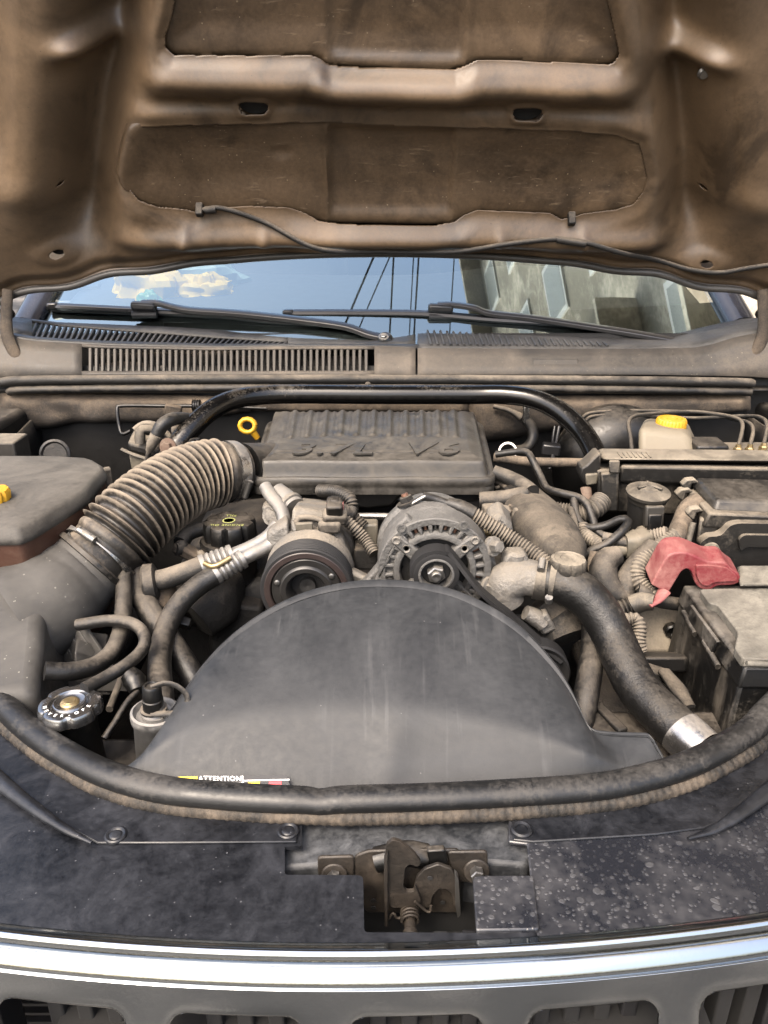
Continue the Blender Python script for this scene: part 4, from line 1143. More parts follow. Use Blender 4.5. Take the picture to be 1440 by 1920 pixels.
# ================================================================ engine mass low in the bay
eng = thing('engine_block', 'grimy dark engine block and heads deep in the bay', 'engine')
hexa('block', eng, 'gunk', [(-.17, .80, .58), (.17, .80, .58), (.17, 1.36, .58), (-.17, 1.36, .58)], [(-.17, .86, .98), (.17, .86, .98), (.17, 1.36, 1.0), (-.17, 1.36, 1.0)], .02)
hexa('cylinder_head', eng, 'gunk', [(-.33, .90, .78), (-.15, .88, .78), (-.15, 1.34, .80), (-.33, 1.34, .80)], [(-.31, .92, .98), (-.13, .90, 1.02), (-.13, 1.34, 1.03), (-.31, 1.34, .99)], .02)
hexa('cylinder_head', eng, 'gunk', [(.15, .88, .78), (.31, .90, .78), (.31, 1.34, .80), (.15, 1.34, .80)], [(.12, .90, 1.02), (.27, .92, .97), (.27, 1.34, .98), (.12, 1.34, 1.03)], .02)
hexa('timing_cover', eng, 'alu_clean', [(-.15, .795, .62), (.19, .795, .62), (.19, .85, .62), (-.15, .85, .62)], [(-.15, .805, .985), (.20, .805, .985), (.20, .86, 1.0), (-.15, .86, 1.0)], .015)
# valve cover of the bank beside the battery: rounded ridge, dusty
def lump_loft(name, parent, mat, path, ws, hs, tilt=0.0, n=20, p=2.6):
    path, tt = bez(path, 6); T, N = frames(path); loops = []
    for i, c in enumerate(path):
        k = min(int(tt[i]), len(ws) - 2); f = tt[i] - k
        w = ws[k] * (1 - f) + ws[k + 1] * f; hh = hs[k] * (1 - f) + hs[k + 1] * f
        B = T[i].cross(Vector((0, 0, 1))).normalized(); U_ = B.cross(T[i]).normalized()
        l = []
        for j in range(n):
            a = 2 * math.pi * j / n
            ca, sa = math.cos(a), math.sin(a)
            x = abs(ca) ** (2 / p) * (1 if ca > 0 else -1) * w; z = abs(sa) ** (2 / p) * (1 if sa > 0 else -1) * hh
            x, z = x * math.cos(tilt) - z * math.sin(tilt), x * math.sin(tilt) + z * math.cos(tilt)
            l.append(c + B * x + U_ * z)
        loops.append(l)
    return loft(name, parent, mat, loops, sharp=50)
vc = thing('valve_cover', 'rounded dusty grey valve cover beside the alternator cable', 'valve cover')
lump_loft('cover', vc, 'gunk_dust', [W(1064, 1064, .845), W(1058, 1054, .855), W(1045, 1038, .875), W(1020, 1003, .93), W(990, 965, 1.00), W(965, 930, 1.08)], [.012, .028, .038, .044, .043, .036], [.010, .022, .032, .038, .036, .030], R(-18))
prism('bracket', vc, 'alu', [W(a, b, .90) for a, b in [(915, 980), (940, 965), (960, 985), (965, 1010), (940, 1030), (915, 1020)]], (0, .03, .01), .005)
tube('wire_loom', vc, 'hose_dust', pts((985, 958, .945), (1010, 975, .935), (1040, 998, .925), (1055, 1020, .915)), .006, n=8, lump=.3)
tube('wire', vc, 'strip', pts((945, 955, .96), (962, 960, .955), (975, 985, .95), (968, 1000, .945), (950, 998, .945)), .0022, n=6)
tube('wire', vc, 'strip', pts((955, 948, .97), (975, 955, .955), (992, 962, .95)), .0025, n=6)
box('connector', vc, 'conduit', W(978, 965, .948), (.022, .018, .014), (0, R(20), R(30)), bevel=.003)
box('connector', vc, 'conduit', W(925, 955, .975), (.030, .018, .014), (0, 0, R(10)), bevel=.003)

# ================================================================ intake box with the engine name
ib = thing('intake_box', 'black plastic intake box marked 3.7L V6 with eleven ribs', 'intake box')
nu, nv = 230, 190
LXf, LXb, RXf, RXb, YF, YBk = -.187, -.203, .156, .170, 1.008, 1.292
xx = np.linspace(-.215, .185, nu)[:, None] * np.ones((1, nv)); yy = np.linspace(1.000, 1.300, nv)[None, :] * np.ones((nu, 1))
lid_poly = round_poly([(LXf, YF), (RXf, YF), (RXb, YBk), (LXb, YBk)], .022, 8)
d = sdf(xx, yy, lid_poly)
gxx, gyy = np.gradient(d, axis=0) / np.gradient(xx, axis=0), np.gradient(d, axis=1) / np.gradient(yy, axis=1)
nr_ = used_verts((d[:-1, :-1] + d[1:, :-1] + d[1:, 1:] + d[:-1, 1:]) / 4 < 0) & (d > -.0003)
xs_, ys_ = np.where(nr_, xx - d * gxx, xx), np.where(nr_, yy - d * gyy, yy)
e = -d
zz = 1.121 + .003 * sstep(0, .003, e) - .0022 * np.exp(-((e - .0075) / .0018) ** 2) + .020 * sstep(.008, .017, e) + .0065 * sstep(.016, .038, e) + .004 * sstep(.03, .10, e)
zz -= .0035 * np.exp(-((yy - (YF + .036)) / .0035) ** 2) * sstep(.03, .045, e)      # pressed line ahead of the lettering
for k in range(11):
    pt_, pb_ = 555 + (849 - 555) * k / 10, 545 + (853 - 545) * k / 10
    a, b = WZ(pt_, 764, 1.150), WZ(pb_, 820, 1.150)
    tt_ = np.clip((yy - b.y) / (a.y - b.y), 0, 1)
    xc = b.x + (a.x - b.x) * tt_
    dist = np.hypot(xx - xc, yy - np.clip(yy, b.y, a.y))
    zz += .0028 * (1 - sstep(.0018, .0052, dist)) - .0012 * np.exp(-((dist - .0085) / .002) ** 2)
zz += .0008 * np.sin(xx * 40) * np.sin(yy * 33)
dc = (d[:-1, :-1] + d[1:, :-1] + d[1:, 1:] + d[:-1, 1:]) / 4
grid_obj('lid', ib, 'box', xs_, ys_, zz, keep=dc < 0, sharp=70)
lp = [Vector((a, b, 0)) for a, b in lid_poly]
def off_poly(P, k):
    c = Vector((sum(p.x for p in P) / len(P), sum(p.y for p in P) / len(P), 0)); return [(c.x + (p.x - c.x) * k, c.y + (p.y - c.y) * k) for p in P]
loft('lid_rim', ib, 'box', [[(a, b, z) for a, b in off_poly(lp, k)] for k, z in ((.985, 1.1215), (1.0, 1.1215), (1.008, 1.119), (1.008, 1.112), (1.0, 1.1095), (1.004, 1.107), (1.004, 1.099), (.985, 1.098))], sharp=40)
base = [(498, 896), (640, 902), (760, 902), (926, 893), (914, 937), (880, 943), (838, 946), (828, 926), (812, 916), (776, 914), (757, 922), (744, 940), (735, 950), (690, 955), (560, 943), (525, 925), (500, 920)]
prism('base', ib, 'black', [W(a, b, 1.016) for a, b in base], (0, .25, 0), .004)
text_obj('lettering', ib, 'box', '3.7L', WZ(622, 842, 1.1516), (1, 0, 0), (0, 1, .03),   .066, .0012, shear=.25, wide=.93, bold=.0008)
text_obj('lettering', ib, 'box', 'V6', WZ(806, 842, 1.1516), (1, 0, 0), (0, 1, .03),   .066, .0012, shear=.25, wide=1.05, bold=.0008)
tube('inlet_neck', ib, 'black', pts((520, 880, 1.09), (478, 883, 1.06), (452, 884, 1.04)), .041, n=30)

# ================================================================ strut brace
br = thing('strut_brace', 'glossy black bent tube brace over the intake box', 'brace')
tube('tube', br, 'brace', pts((308, 872, 1.15), (330, 838, 1.17), (352, 810, 1.19), (392, 772, 1.23), (435, 750, 1.27), (490, 741, 1.30), (560, 739, 1.31), (720, 740, 1.31), (880, 740, 1.31), (945, 740, 1.30), (1000, 748, 1.28), (1045, 768, 1.25), (1085, 802, 1.21), (1110, 838, 1.17), (1125, 880, 1.13)), [.017] * 4 + [.0165] * 7 + [.017] * 4, n=24, flat=1.0)
prism('foot', br, 'brace', [W(a, b, 1.14) for a, b in [(335, 855), (352, 828), (372, 826), (362, 850), (350, 868)]], (.0, .02, 0), .003)
bolt(br, W(316, 838, 1.13), (-.3, -1, .2), .009, .010, 'rust')

# ================================================================ accordion air duct
du_ = thing('air_duct', 'dusty ribbed rubber air duct bending from air cleaner to intake box', 'air duct')
bp = pts((168, 1062, .845), (190, 1040, .86), (216, 1010, .875), (246, 978, .895), (296, 935, .935), (346, 904, .975), (392, 889, 1.005), (424, 885, 1.022), (446, 884, 1.036))
path, tt = bez(bp, 16); path, tt, L = resample(path, tt, .00115)
T_, N_ = frames(path)
V, F = [], []; n = 44; m = len(path)
for i, p in enumerate(path):
    s = i / (m - 1); B = T_[i].cross(N_[i])
    r0 = .0470 + (.0415 - .0470) * s
    if s < .17 or s > .885:
        r = r0 - .001
        e_ = (.17 - s) / .02 if s < .17 else (s - .885) / .02
        r += .0025 * math.exp(-(e_ - .9) ** 2 * 1.2) if e_ < 2 else 0
    else:
        ph = (s - .17) / (.885 - .17) * 19
        q = .5 - .5 * math.cos(2 * math.pi * ph)
        r = r0 - .0035 + .0100 * q ** 2.2
    for j in range(n):
        a = 2 * math.pi * j / n
        V.append(p + (N_[i] * math.cos(a) + B * math.sin(a)) * r)
for i in range(m - 1):
    for j in range(n): F.append((i * n + j, i * n + (j + 1) % n, (i + 1) * n + (j + 1) % n, (i + 1) * n + j))
mesh_obj('bellows', V, F, 'bellows', du_, sharp=80)
def band(parent, path_, i0, i1, r, mat='clamp', screw_angle=0.0, th=.0016, T=None, N=None, sw=.013):
    loops = []
    for i, k in ((i0, 1), (i0, 1), (i1, 1), (i1, 1)): loops.append(None)
    idx = [i0, i0, (i0 + i1) // 2, i1, i1]; rad = [r - .002, r + th, r + th, r + th, r - .002]
    V, F = [], []; n = 44
    for i, rr in zip(idx, rad):
        B = T[i].cross(N[i])
        for j in range(n):
            a = 2 * math.pi * j / n; V.append(path_[i] + (N[i] * math.cos(a) + B * math.sin(a)) * rr)
    for i in range(4):
        for j in range(n): F.append((i * n + j, i * n + (j + 1) % n, (i + 1) * n + (j + 1) % n, (i + 1) * n + j))
    o = mesh_obj('clamp', V, F, mat, parent, sharp=40)
    im = (i0 + i1) // 2; B = T[im].cross(N[im]); a = screw_angle
    rad_ = N[im] * math.cos(a) + B * math.sin(a); tan_ = -N[im] * math.sin(a) + B * math.cos(a)
    c = path_[im] + rad_ * (r + .004)
    tube('clamp_screw', o, 'steel', [c - tan_ * sw, c + tan_ * sw], [.0045, .0045], n=10)
    return o
def best_angle(path_, i, T, N):
    """angle of the surface that faces the viewer's side and the front"""
    B = T[i].cross(N[i]); v = (Vector((0, 0, CAM_Z)) - path_[i]).normalized(); return math.atan2(v.dot(B), v.dot(N[i]))
i_a, i_b = int(m * .055), int(m * .105)
band(du_, path, i_a, i_b, .0492, 'clamp', best_angle(path, i_a, T_, N_) - .55, T=T_, N=N_)
i_c, i_d = int(m * .925), int(m * .965)
band(du_, path, i_c, i_d, .0425, 'clamp', best_angle(path, i_c, T_, N_) + .6, T=T_, N=N_)

# ================================================================ air cleaner housing
ac = thing('air_cleaner', 'dark grey plastic air cleaner housing with round outlet neck', 'air cleaner')
tube('outlet_neck', ac, 'cleaner', pts((186, 1045, .855), (160, 1070, .845), (128, 1098, .825), (92, 1128, .80), (40, 1160, .78)), [.0475, .0490, .0535, .0590, .066], n=40)
lathe('neck_bead', ac, 'black', W(176, 1055, .850), (W(190, 1040, .86) - W(150, 1080, .84)), [(-.004, .048), (-.003, .0525), (.002, .0530), (.004, .0515), (.004, .048)], 44)
top = [W(-230, 1330, .62), W(66, 1300, .64), W(86, 1066, .80), W(-230, 1060, .82)]
bot = [p + Vector((0, 0, -.20)) for p in top]; bot[1].x += .02; bot[2].x += .02
hexa('housing', ac, 'cleaner', bot, top, .014, 4)
for k, (a, b) in enumerate([(100, 1175), (118, 1168), (134, 1162), (150, 1160)]):
    p = W(a, b, .775 - .004 * k)
    prism('gusset', ac, 'cleaner', [p, p + Vector((.055, -.035, -.075)), p + Vector((-.01, -.02, -.085)), p + Vector((-.02, .01, -.02))], (.0015, .0035, 0), .0008)
hexa('lower_duct', ac, 'cleaner', [W(140, 1250, .72), W(200, 1240, .74), W(205, 1190, .78), W(140, 1190, .78)], [W(140, 1222, .72), W(172, 1236, .74), W(203, 1190, .79), W(150, 1180, .79)], .003)

# ================================================================ coolant reservoir
cr = thing('coolant_reservoir', 'brown translucent coolant tank with grey lid marked FULL', 'reservoir')
ZR = 1.138
lidp = round_poly([(-260, 858), (100, 859), (172, 863), (200, 880), (164, 926), (60, 990), (36, 1000), (-260, 1006)], [5, 5, 8, 10, 8, 10, 10, 5], 5)
lp3 = [WZ(a, b, ZR) for a, b in lidp]
cc = sum(lp3, Vector()) / len(lp3)
def sc_(k, dz): return [cc + (p - cc) * k + Vector((0, 0, dz)) for p in lp3]
loft('lid', cr, 'res_lid', [sc_(1.01, -.014), sc_(1.018, -.011), sc_(1.012, -.006), sc_(1.0, -.004), sc_(.985, .002), sc_(.93, .006), sc_(.6, .007)], sharp=50)
loft('tank', cr, 'res_tank', [sc_(.90, -.20), sc_(.985, -.06), sc_(.995, -.0145)], sharp=40)
for a, b in ((194, 886), (168, 920)):
    p = WZ(a, b, ZR - .018)
    box('clip', cr, 'conduit', p + Vector((.006, 0, -.008)), (.010, .014, .030), (0, 0, R(25)), bevel=.002)
lathe('cap', cr, 'yellow', WZ(-12, 938, ZR + .006), (0, 0, 1), [(0, .020), (.010, .021), (.014, .019), (.014, 0)], 40, lobes=(10, .1, 0, .02, .015))
pa, pb = WZ(60, 990, ZR - .016), WZ(164, 926, ZR - .016)
dr_ = (pb - pa).normalized(); out_ = Vector((dr_.y, -dr_.x, 0))
text_obj('lettering', cr, 'text_grey', 'FULL', pa.lerp(pb, .20) + Vector((0, 0, -.030)) + out_ * .0030, dr_, (0, 0, 1), .017, .0004)
rb = thing('relay_box', 'small pale grey relay box corner beside the coolant tank', 'relay box')
box('body', rb, 'lid_dust', W(2, 850, 1.12), (.07, .05, .05), bevel=.003)
box('cover', rb, 'lid_dust', W(-2, 834, 1.12), (.055, .045, .012), bevel=.003)
bz = thing('bumper_plug', 'round black rubber plug in the inner fender', 'plug')
lathe('plug', bz, 'hose', W(104, 852, 1.25), (.1, -1, .35), [(0, .026), (.004, .026), (.006, .022), (.003, .019), (.003, 0)], 28)

# ================================================================ small things at the firewall, tank side
vv = thing('vacuum_valve', 'dusty black vacuum valve on a pale bracket by the brace foot', 'valve')
hexa('body', vv, 'dusty_plastic', [W(240, 848, 1.18), W(300, 862, 1.17), W(312, 838, 1.22), W(252, 828, 1.23)], [W(238, 828, 1.18), W(300, 842, 1.17), W(302, 812, 1.22), W(250, 803, 1.23)], .006, 3)
hexa('bracket', vv, 'cream', [W(246, 880, 1.175), W(276, 886, 1.17), W(278, 876, 1.20), W(250, 868, 1.20)], [W(242, 852, 1.175), W(276, 860, 1.17), W(278, 852, 1.20), W(246, 845, 1.20)], .002)
tube('flange', vv, 'lid_dust', pts((228, 842, 1.175), (250, 852, 1.17), (285, 862, 1.165), (302, 855, 1.17)), .004, n=8, flat=.6)
tube('elbow', vv, 'dusty_plastic', pts((263, 832, 1.17), (263, 812, 1.175), (270, 806, 1.18), (290, 808, 1.185)), .0085, n=14)
tube('hose', vv, 'hose', pts((292, 820, 1.165), (302, 800, 1.17), (318, 788, 1.18), (340, 784, 1.20), (365, 788, 1.22)), [.010, .011, .011, .010, .010], n=14)
tube('hose_end', vv, 'conduit', pts((280, 846, 1.16), (286, 830, 1.16), (293, 816, 1.162)), [.006, .009, .0095], n=14)
tube('stem', vv, 'gunk_dust', pts((274, 868, 1.16), (279, 848, 1.16)), .004, n=8)
tube('loop', vv, 'conduit', pts((252, 806, 1.22), (268, 795, 1.225), (290, 796, 1.225), (312, 812, 1.21), (326, 832, 1.20)), .005, n=10)
tube('hose', vv, 'hose_dust', pts((345, 790, 1.23), (330, 800, 1.22), (335, 830, 1.18)), .008, n=10)
rodt = thing('vent_rod', 'thin black bent pipe clipped along the firewall insulation', 'pipe')
tube('pipe', rodt, 'black', pts((245, 808, 1.33), (230, 814, 1.33), (224, 800, 1.34), (220, 768, 1.35), (228, 761, 1.355), (300, 761, 1.355), (400, 762, 1.355), (500, 766, 1.355)), .0035, n=8)
tube('sleeve', rodt, 'black', pts((362, 761, 1.352), (376, 761, 1.352)), .011, n=16, corr=(.004, .0015))
box('clip', rodt, 'firewall', W(325, 770, 1.35), (.030, .012, .022), (0, R(10), 0), bevel=.003)
dip = thing('dipstick', 'yellow ring-pull dipstick handle beside the intake box', 'dipstick')
c = W(464, 798, 1.21)
ring = [c + Vector((math.cos(a) * .0125, .25 * math.sin(a) * .011, math.sin(a) * .0105)) for a in [2 * math.pi * k / 16 for k in range(17)]]
tube('ring', dip, 'yellow', ring, .0040, n=10, flat=1.7)
tube('stem', dip, 'yellow', [c + Vector((.008, 0, -.010)), c + Vector((.014, .004, -.022))], [.006, .005], n=10)
tube('tube', dip, 'gunk', [c + Vector((.014, .004, -.021)), c + Vector((.03, .02, -.12))], .005, n=10)

# ================================================================ oil filler
oc = thing('oil_filler', 'black scalloped oil filler cap with faded yellow print', 'oil cap')
oc0 = WZ(430, 978, 1.09)
lathe('cap', oc, 'black', oc0 + Vector((0, 0, -.022)), (0, 0, 1), [(0, .0345), (.004, .0350), (.020, .0345), (.0235, .0325), (.0245, .028), (.0245, 0)], 96, lobes=(8, .16, .0, .024, .03))
lathe('collar', oc, 'black', oc0 + Vector((0, 0, -.042)), (0, 0, 1), [(-.03, .032), (.008, .034), (.010, .040), (.015, .041), (.018, .039), (.019, .033)], 48)
lathe('filler_neck', oc, 'gunk_dust', oc0 + Vector((0, 0, -.14)), (0, 0, 1), [(0, .026), (.08, .030), (.11, .031)], 32)
text_obj('lettering', oc, 'text_yellow', 'ENGINE OIL', oc0 + Vector((0, -.017, .0028)), (-1, 0, 0), (0, -1, 0), .0075, .0001)
lathe('print_ring', oc, 'text_yellow', oc0 + Vector((0, -.002, .0026)), (0, 0, 1), [(0, .0085), (.0003, .0085), (.0003, .0068), (0, .0068)], 24)
text_obj('lettering', oc, 'text_yellow', 'FILL', oc0 + Vector((0, .014, .0028)), (-1, 0, 0), (0, -1, 0), .008, .0001)

# ================================================================ air-conditioning compressor
cp_ = thing('ac_compressor', 'dusty cast aluminium compressor with black clutch pulley', 'compressor')
CC = W(575, 1107, .80); fr = Vector((0, -1, 0))
def ringz(name, parent, mat, c, r0, r1, y0, y1, n=64):
    return lathe(name, parent, mat, c, fr, [(y0, r0), (y1 - .001, r0), (y1, r0 + .001), (y1, r1 - .0012), (y1 - .0012, r1), (y0, r1), (y0, r0)], n)
lathe('pulley', cp_, 'belt', CC, fr, [(-.030, .045), (-.028, .0545)] + sum([[(-.026 + k * .004, .0545), (-.0245 + k * .004, .0530), (-.0232 + k * .004, .0545)] for k in range(6)], []) + [(.000, .0550), (.0015, .0535), (.0015, .0500)], 72, cap=False)
ringz('pulley_rim', cp_, 'rotor_rim', CC, .0425, .0505, -.012, .0024)
lathe('clutch_plate', cp_, 'rotor', CC, fr, [(-.01, .0412), (.0000, .0412), (.0012, .0400), (.0006, .0325), (.0028, .0312), (.0036, .0300), (.0030, .0245), (.0008, .0230), (-.006, .0205), (-.016, .0195), (-.018, .0150)], 64, cap=False)
lathe('clutch_hub', cp_, 'cav', CC, fr, [(-.0175, .0196), (-.0165, .0190), (-.0165, .010), (-.010, .0095), (-.010, .005), (-.012, 0)], 40)  # hub coloured black so the centre hole reads as deep shade
for a in (33, 162, 278):
    p = CC + Vector((math.cos(R(a)) * .0358, -.0008, math.sin(R(a)) * .0358))
    lathe('rivet', cp_, 'steel', p, fr, [(0, .0036), (.0015, .0034), (.0022, .002), (.0022, 0)], 16)
lathe('front_housing', cp_, 'alu', CC + Vector((0, .034, 0)), (0, 1, 0), [(-.004, .050), (.004, .0535), (.020, .0545), (.024, .052), (.060, .050), (.064, .0535), (.074, .0535), (.078, .050), (.13, .048), (.135, .040), (.135, 0)], 56)
hexa('head_block', cp_, 'alu', [W(545, 1000, .86), W(640, 1000, .87), W(636, 985, .95), W(550, 985, .95)], [W(548, 950, .875), W(632, 962, .885), W(628, 938, .96), W(562, 932, .96)], .006, 3)
hexa('side_lug', cp_, 'alu', [W(500, 1035, .87), W(545, 1030, .86), W(545, 1000, .92), W(505, 1000, .92)], [W(498, 1000, .87), W(540, 975, .865), W(540, 955, .92), W(505, 970, .92)], .006, 3)
hexa('shoulder', cp_, 'alu', [W(620, 1075, .85), W(658, 1075, .85), W(655, 1040, .92), W(625, 1040, .92)], [W(618, 1000, .86), W(645, 1010, .86), W(642, 975, .92), W(622, 970, .92)], .008, 3)
prism('mount_lug', cp_, 'alu', [W(a, b, .945) for a, b in [(490, 950), (503, 945), (530, 962), (534, 980), (515, 992), (494, 978)]], (0, .02, 0), .004)
bolt(cp_, W(511, 967, .942), (-.3, -1, .3), .009, .006, 'alu')
prism('tag_plate', cp_, 'cream', [W(a, b, .858) for a, b in [(554, 983), (586, 981), (586, 995), (554, 996)]], (0, .004, .001), .001)
tube('sensor_wire', cp_, 'conduit', pts((560, 985, .865), (556, 975, .868), (572, 970, .868), (598, 974, .865), (605, 978, .862)), .0042, n=8)
box('wire_clip', cp_, 'conduit', W(618, 988, .858), (.028, .012, .016), bevel=.004)
tube('wire_strap', cp_, 'conduit', pts((570, 997, .853), (590, 1005, .850), (600, 1018, .845), (601, 1026, .84)), .0050, n=10, flat=.5)
box('connector', cp_, 'black', W(628, 953, .865), (.020, .022, .022), (R(20), 0, 0), bevel=.003)
box('connector_clip', cp_, 'black', W(628, 940, .868), (.012, .012, .010), (R(20), 0, 0), bevel=.002)
box('connector_base', cp_, 'conduit', W(628, 968, .865), (.030, .020, .016), (R(20), 0, R(5)), bevel=.004)
box('red_tab', cp_, 'red', W(615, 948, .864), (.0035, .008, .009), bevel=.001)
box('red_tab', cp_, 'red', W(642, 948, .864), (.0035, .008, .009), bevel=.001)
tube('fitting', cp_, 'pipe', pts((520, 922, .955), (538, 937, .94), (553, 953, .925)), [.0125, .0135, .0150], n=24)
lathe('fitting_ring', cp_, 'alu', W(545, 945, .932), (W(553, 953, .925) - W(520, 922, .955)), [(-.004, .014), (-.003, .0165), (.003, .0170), (.004, .015)], 28)

# ================================================================ compressor pipework
pl = thing('ac_pipes', 'bare aluminium air-conditioning pipe with crimped ferrules and hoses', 'pipe')
tube('aluminium_pipe', pl, 'pipe', pts((497, 912, .95), (508, 930, .935), (524, 950, .92), (532, 975, .90), (527, 1000, .885), (505, 1022, .875), (470, 1040, .862), (440, 1056, .855)), [.0085, .009, .009, .009, .009, .009, .009, .009], n=20)
tube('aluminium_pipe', pl, 'pipe', pts((520, 985, .895), (500, 1008, .882), (470, 1026, .87), (436, 1040, .86)), .0085, n=20)
def ferrule(name, a, b, r):
    P_ = [W(*a), W(*b)]
    ax = P_[1] - P_[0]; L = ax.length
    prof = [(0, r * .7), (0, r)]
    for k in range(5):
        h0 = L * (.12 + .16 * k)
        prof += [(h0, r * 1.03), (h0 + L * .05, r * .86), (h0 + L * .10, r * 1.03)]
    prof += [(L * .93, r * 1.05), (L, r * 1.05), (L, r * .7)]
    return lathe(name, pl, 'pipe', P_[0], ax, prof, 28)
ferrule('ferrule', (437, 1040, .86), (377, 1062, .845), .0135)
ferrule('ferrule', (456, 1047, .852), (402, 1079, .832), .0122)
tube('ferrule_clip', pl, 'brass', pts((384, 1056, .835), (402, 1062, .828), (432, 1046, .838)), .0035, n=8)
tube('hose', pl, 'hose_dust', pts((380, 1061, .846), (345, 1074, .84), (312, 1085, .835), (286, 1090, .835)), [.0128] * 4, n=22)
tube('hose', pl, 'hose', pts((404, 1078, .833), (372, 1098, .82), (340, 1128, .80), (316, 1166, .775), (303, 1210, .745), (299, 1255, .705), (303, 1305, .66), (306, 1350, .63)), .0128, n=22)
lathe('foam_sleeve', pl, 'hose_dust', W(296, 1090, .838), (-1, -.2, -.1), [(0, .018), (.003, .023), (.014, .024), (.017, .021), (.017, 0)], 26)

# ================================================================ receiver drier
dr = thing('receiver_drier', 'silver receiver drier canister with black cap and tether loop', 'canister')
D0 = WZ(272, 1336, 1.038)
lathe('can', dr, 'pipe', D0 + Vector((0, .0, -.16)), Vector((.06, 0, 1)), [(0, .021), (.150, .0205), (.153, .0225), (.158, .0232), (.162, .0228), (.163, .0205), (.158, .0175), (.157, .013), (.160, .0125)], 44)
lathe('valve_base', dr, 'pipe', D0 + Vector((.008, .002, -.006)), (0.06, 0, 1), [(0, .0135), (.006, .0125), (.010, .0095), (.014, .0092)], 30)
lathe('valve_cap', dr, 'black', D0 + Vector((.008, .002, .004)), (.04, 0, 1), [(0, .0098), (.010, .0098), (.011, .0090), (.013, .0092), (.024, .0088), (.026, .0075), (.026, .0058), (.0245, .005), (.0245, 0)], 30)
tc_ = D0 + Vector((.008, .002, .030))
tube('tether', dr, 'hose_dust', [tc_ + Vector(v) for v in ((.002, -.004, 0), (.014, .0, .002), (.026, .0, -.002), (.034, -.002, -.012), (.031, -.006, -.022), (.020, -.009, -.026), (.010, -.009, -.026), (.0, -.010, -.0265))], .0017, n=8, flat=1.8)
lathe('tether_ring', dr, 'hose_dust', tc_ + Vector((0, 0, -.028)), (0, 0, 1), [(0, .0095), (0, .0125), (.002, .0125), (.002, .0095), (0, .0095)], 28)

# ================================================================ radiator cap
rc = thing('radiator_filler', 'chrome lobed radiator cap with brass centre rivet', 'radiator cap')
RC0 = WZ(131, 1318, 1.036)
M['cap_steel'] = dusty('cap_steel', (.46, .455, .45), (.30, .21, .14), .24, .20, 22, up=0, bump=.04, metal=.95, soft=.3, fine=200)
lathe('lid', rc, 'cap_steel', RC0, (0, 0, 1), [(-.011, .0290), (-.010, .0302), (-.002, .0302), (.0010, .0285), (.0018, .0250), (.0012, .0195), (-.0012, .0180), (-.0012, .0170), (.0016, .0155), (.0020, .0145), (.0008, .0130), (.0004, .0085)], 96, lobes=(6, .11, -.012, .0015, .024))
lathe('rivet', rc, 'brass', RC0 + Vector((0, 0, .0002)), (0, 0, 1), [(0, .0092), (.0012, .0086), (.0024, .0066), (.0024, .006), (.0030, .0055), (.0030, 0)], 32)
lathe('filler_neck', rc, 'black', RC0 + Vector((0, 0, -.075)), (0, 0, 1), [(0, .024), (.045, .022), (.058, .023), (.064, .027)], 36)
for k in range(9):
    a = R(205 + k * 17)
    p = RC0 + Vector((math.cos(a) * .0225, math.sin(a) * .0225, .0020))
    text_obj('lettering', rc, 'text_white', 'NEVER OPEN'[k] if 'NEVER OPEN'[k] != ' ' else '-', p, (-math.sin(a), math.cos(a), 0), (-math.cos(a), -math.sin(a), 0), .0052, .0001)

# ================================================================ hoses by the air cleaner
h1 = tube('heater_hose', None, 'hose', pts((84, 1258, .665), (130, 1259, .675), (178, 1248, .695), (210, 1222, .725), (226, 1185, .755), (231, 1140, .79), (233, 1085, .83), (236, 1020, .88)), .0098, n=20)
tag(h1, 'thick black hose curving from the air cleaner side upwards', 'hose')
h2 = tube('drain_hose', None, 'hose', pts((158, 1292, .635), (195, 1272, .655), (235, 1248, .675), (264, 1222, .70), (272, 1200, .715), (262, 1178, .735), (238, 1166, .745), (200, 1164, .75), (145, 1172, .752)), .0068, n=18)
tag(h2, 'looped thin black hose above the radiator cap', 'hose')
h3 = tube('overflow_hose', None, 'hose', pts((258, 1060, .87), (262, 1110, .835), (285, 1150, .80), (315, 1195, .775), (350, 1250, .74), (372, 1290, .72)), .014, n=18)
tag(h3, 'dark hose slanting down behind the compressor hose', 'hose')
sn = thing('pressure_switch', 'small black pressure switch between the hoses', 'switch')
tube('body', sn, 'black', pts((240, 1262, .67), (252, 1276, .665), (258, 1296, .655)), [.009, .012, .008], n=16)
tube('lead', sn, 'black', pts((258, 1296, .655), (238, 1318, .64), (215, 1355, .62), (195, 1385, .605)), .0035, n=8)
br2 = thing('steering_reservoir', 'tan grimy pump body in shadow below the oil cap', 'pump')
lump_loft('body', br2, 'gunk_dust', [W(352, 1150, .86), W(380, 1120, .88), (W(400, 1090, .92))], [.04, .05, .045], [.04, .045, .04])
box('bracket', br2, 'gunk', W(440, 1120, .90) + Vector((0, 0, -.05)), (.07, .04, .10), (0, R(6), 0), bevel=.006)
lump_loft('boss', br2, 'firewall', [W(296, 1150, .83), W(300, 1120, .85), W(305, 1095, .87)], [.018, .024, .022], [.018, .022, .02])
box('plug', br2, 'black', W(345, 1168, .80), (.016, .012, .014), (R(30), R(20), 0), bevel=.002)
tube('fuel_line', br2, 'hose_dust', pts((420, 1000, .955), (390, 990, .96), (355, 1000, .95), (338, 1018, .93)), [.010, .010, .010, .010], n=14)
box('line_fitting', br2, 'firewall', W(352, 1035, .92), (.040, .018, .016), (0, R(25), R(-15)), bevel=.004)
tube('line_elbow', br2, 'gunk_dust', pts((338, 1018, .925), (340, 1028, .92), (330, 1030, .915)), .009, n=12)
tube('line', br2, 'conduit', pts((372, 1042, .915), (400, 1035, .92), (430, 1020, .94)), .007, n=10, corr=(.004, .001))

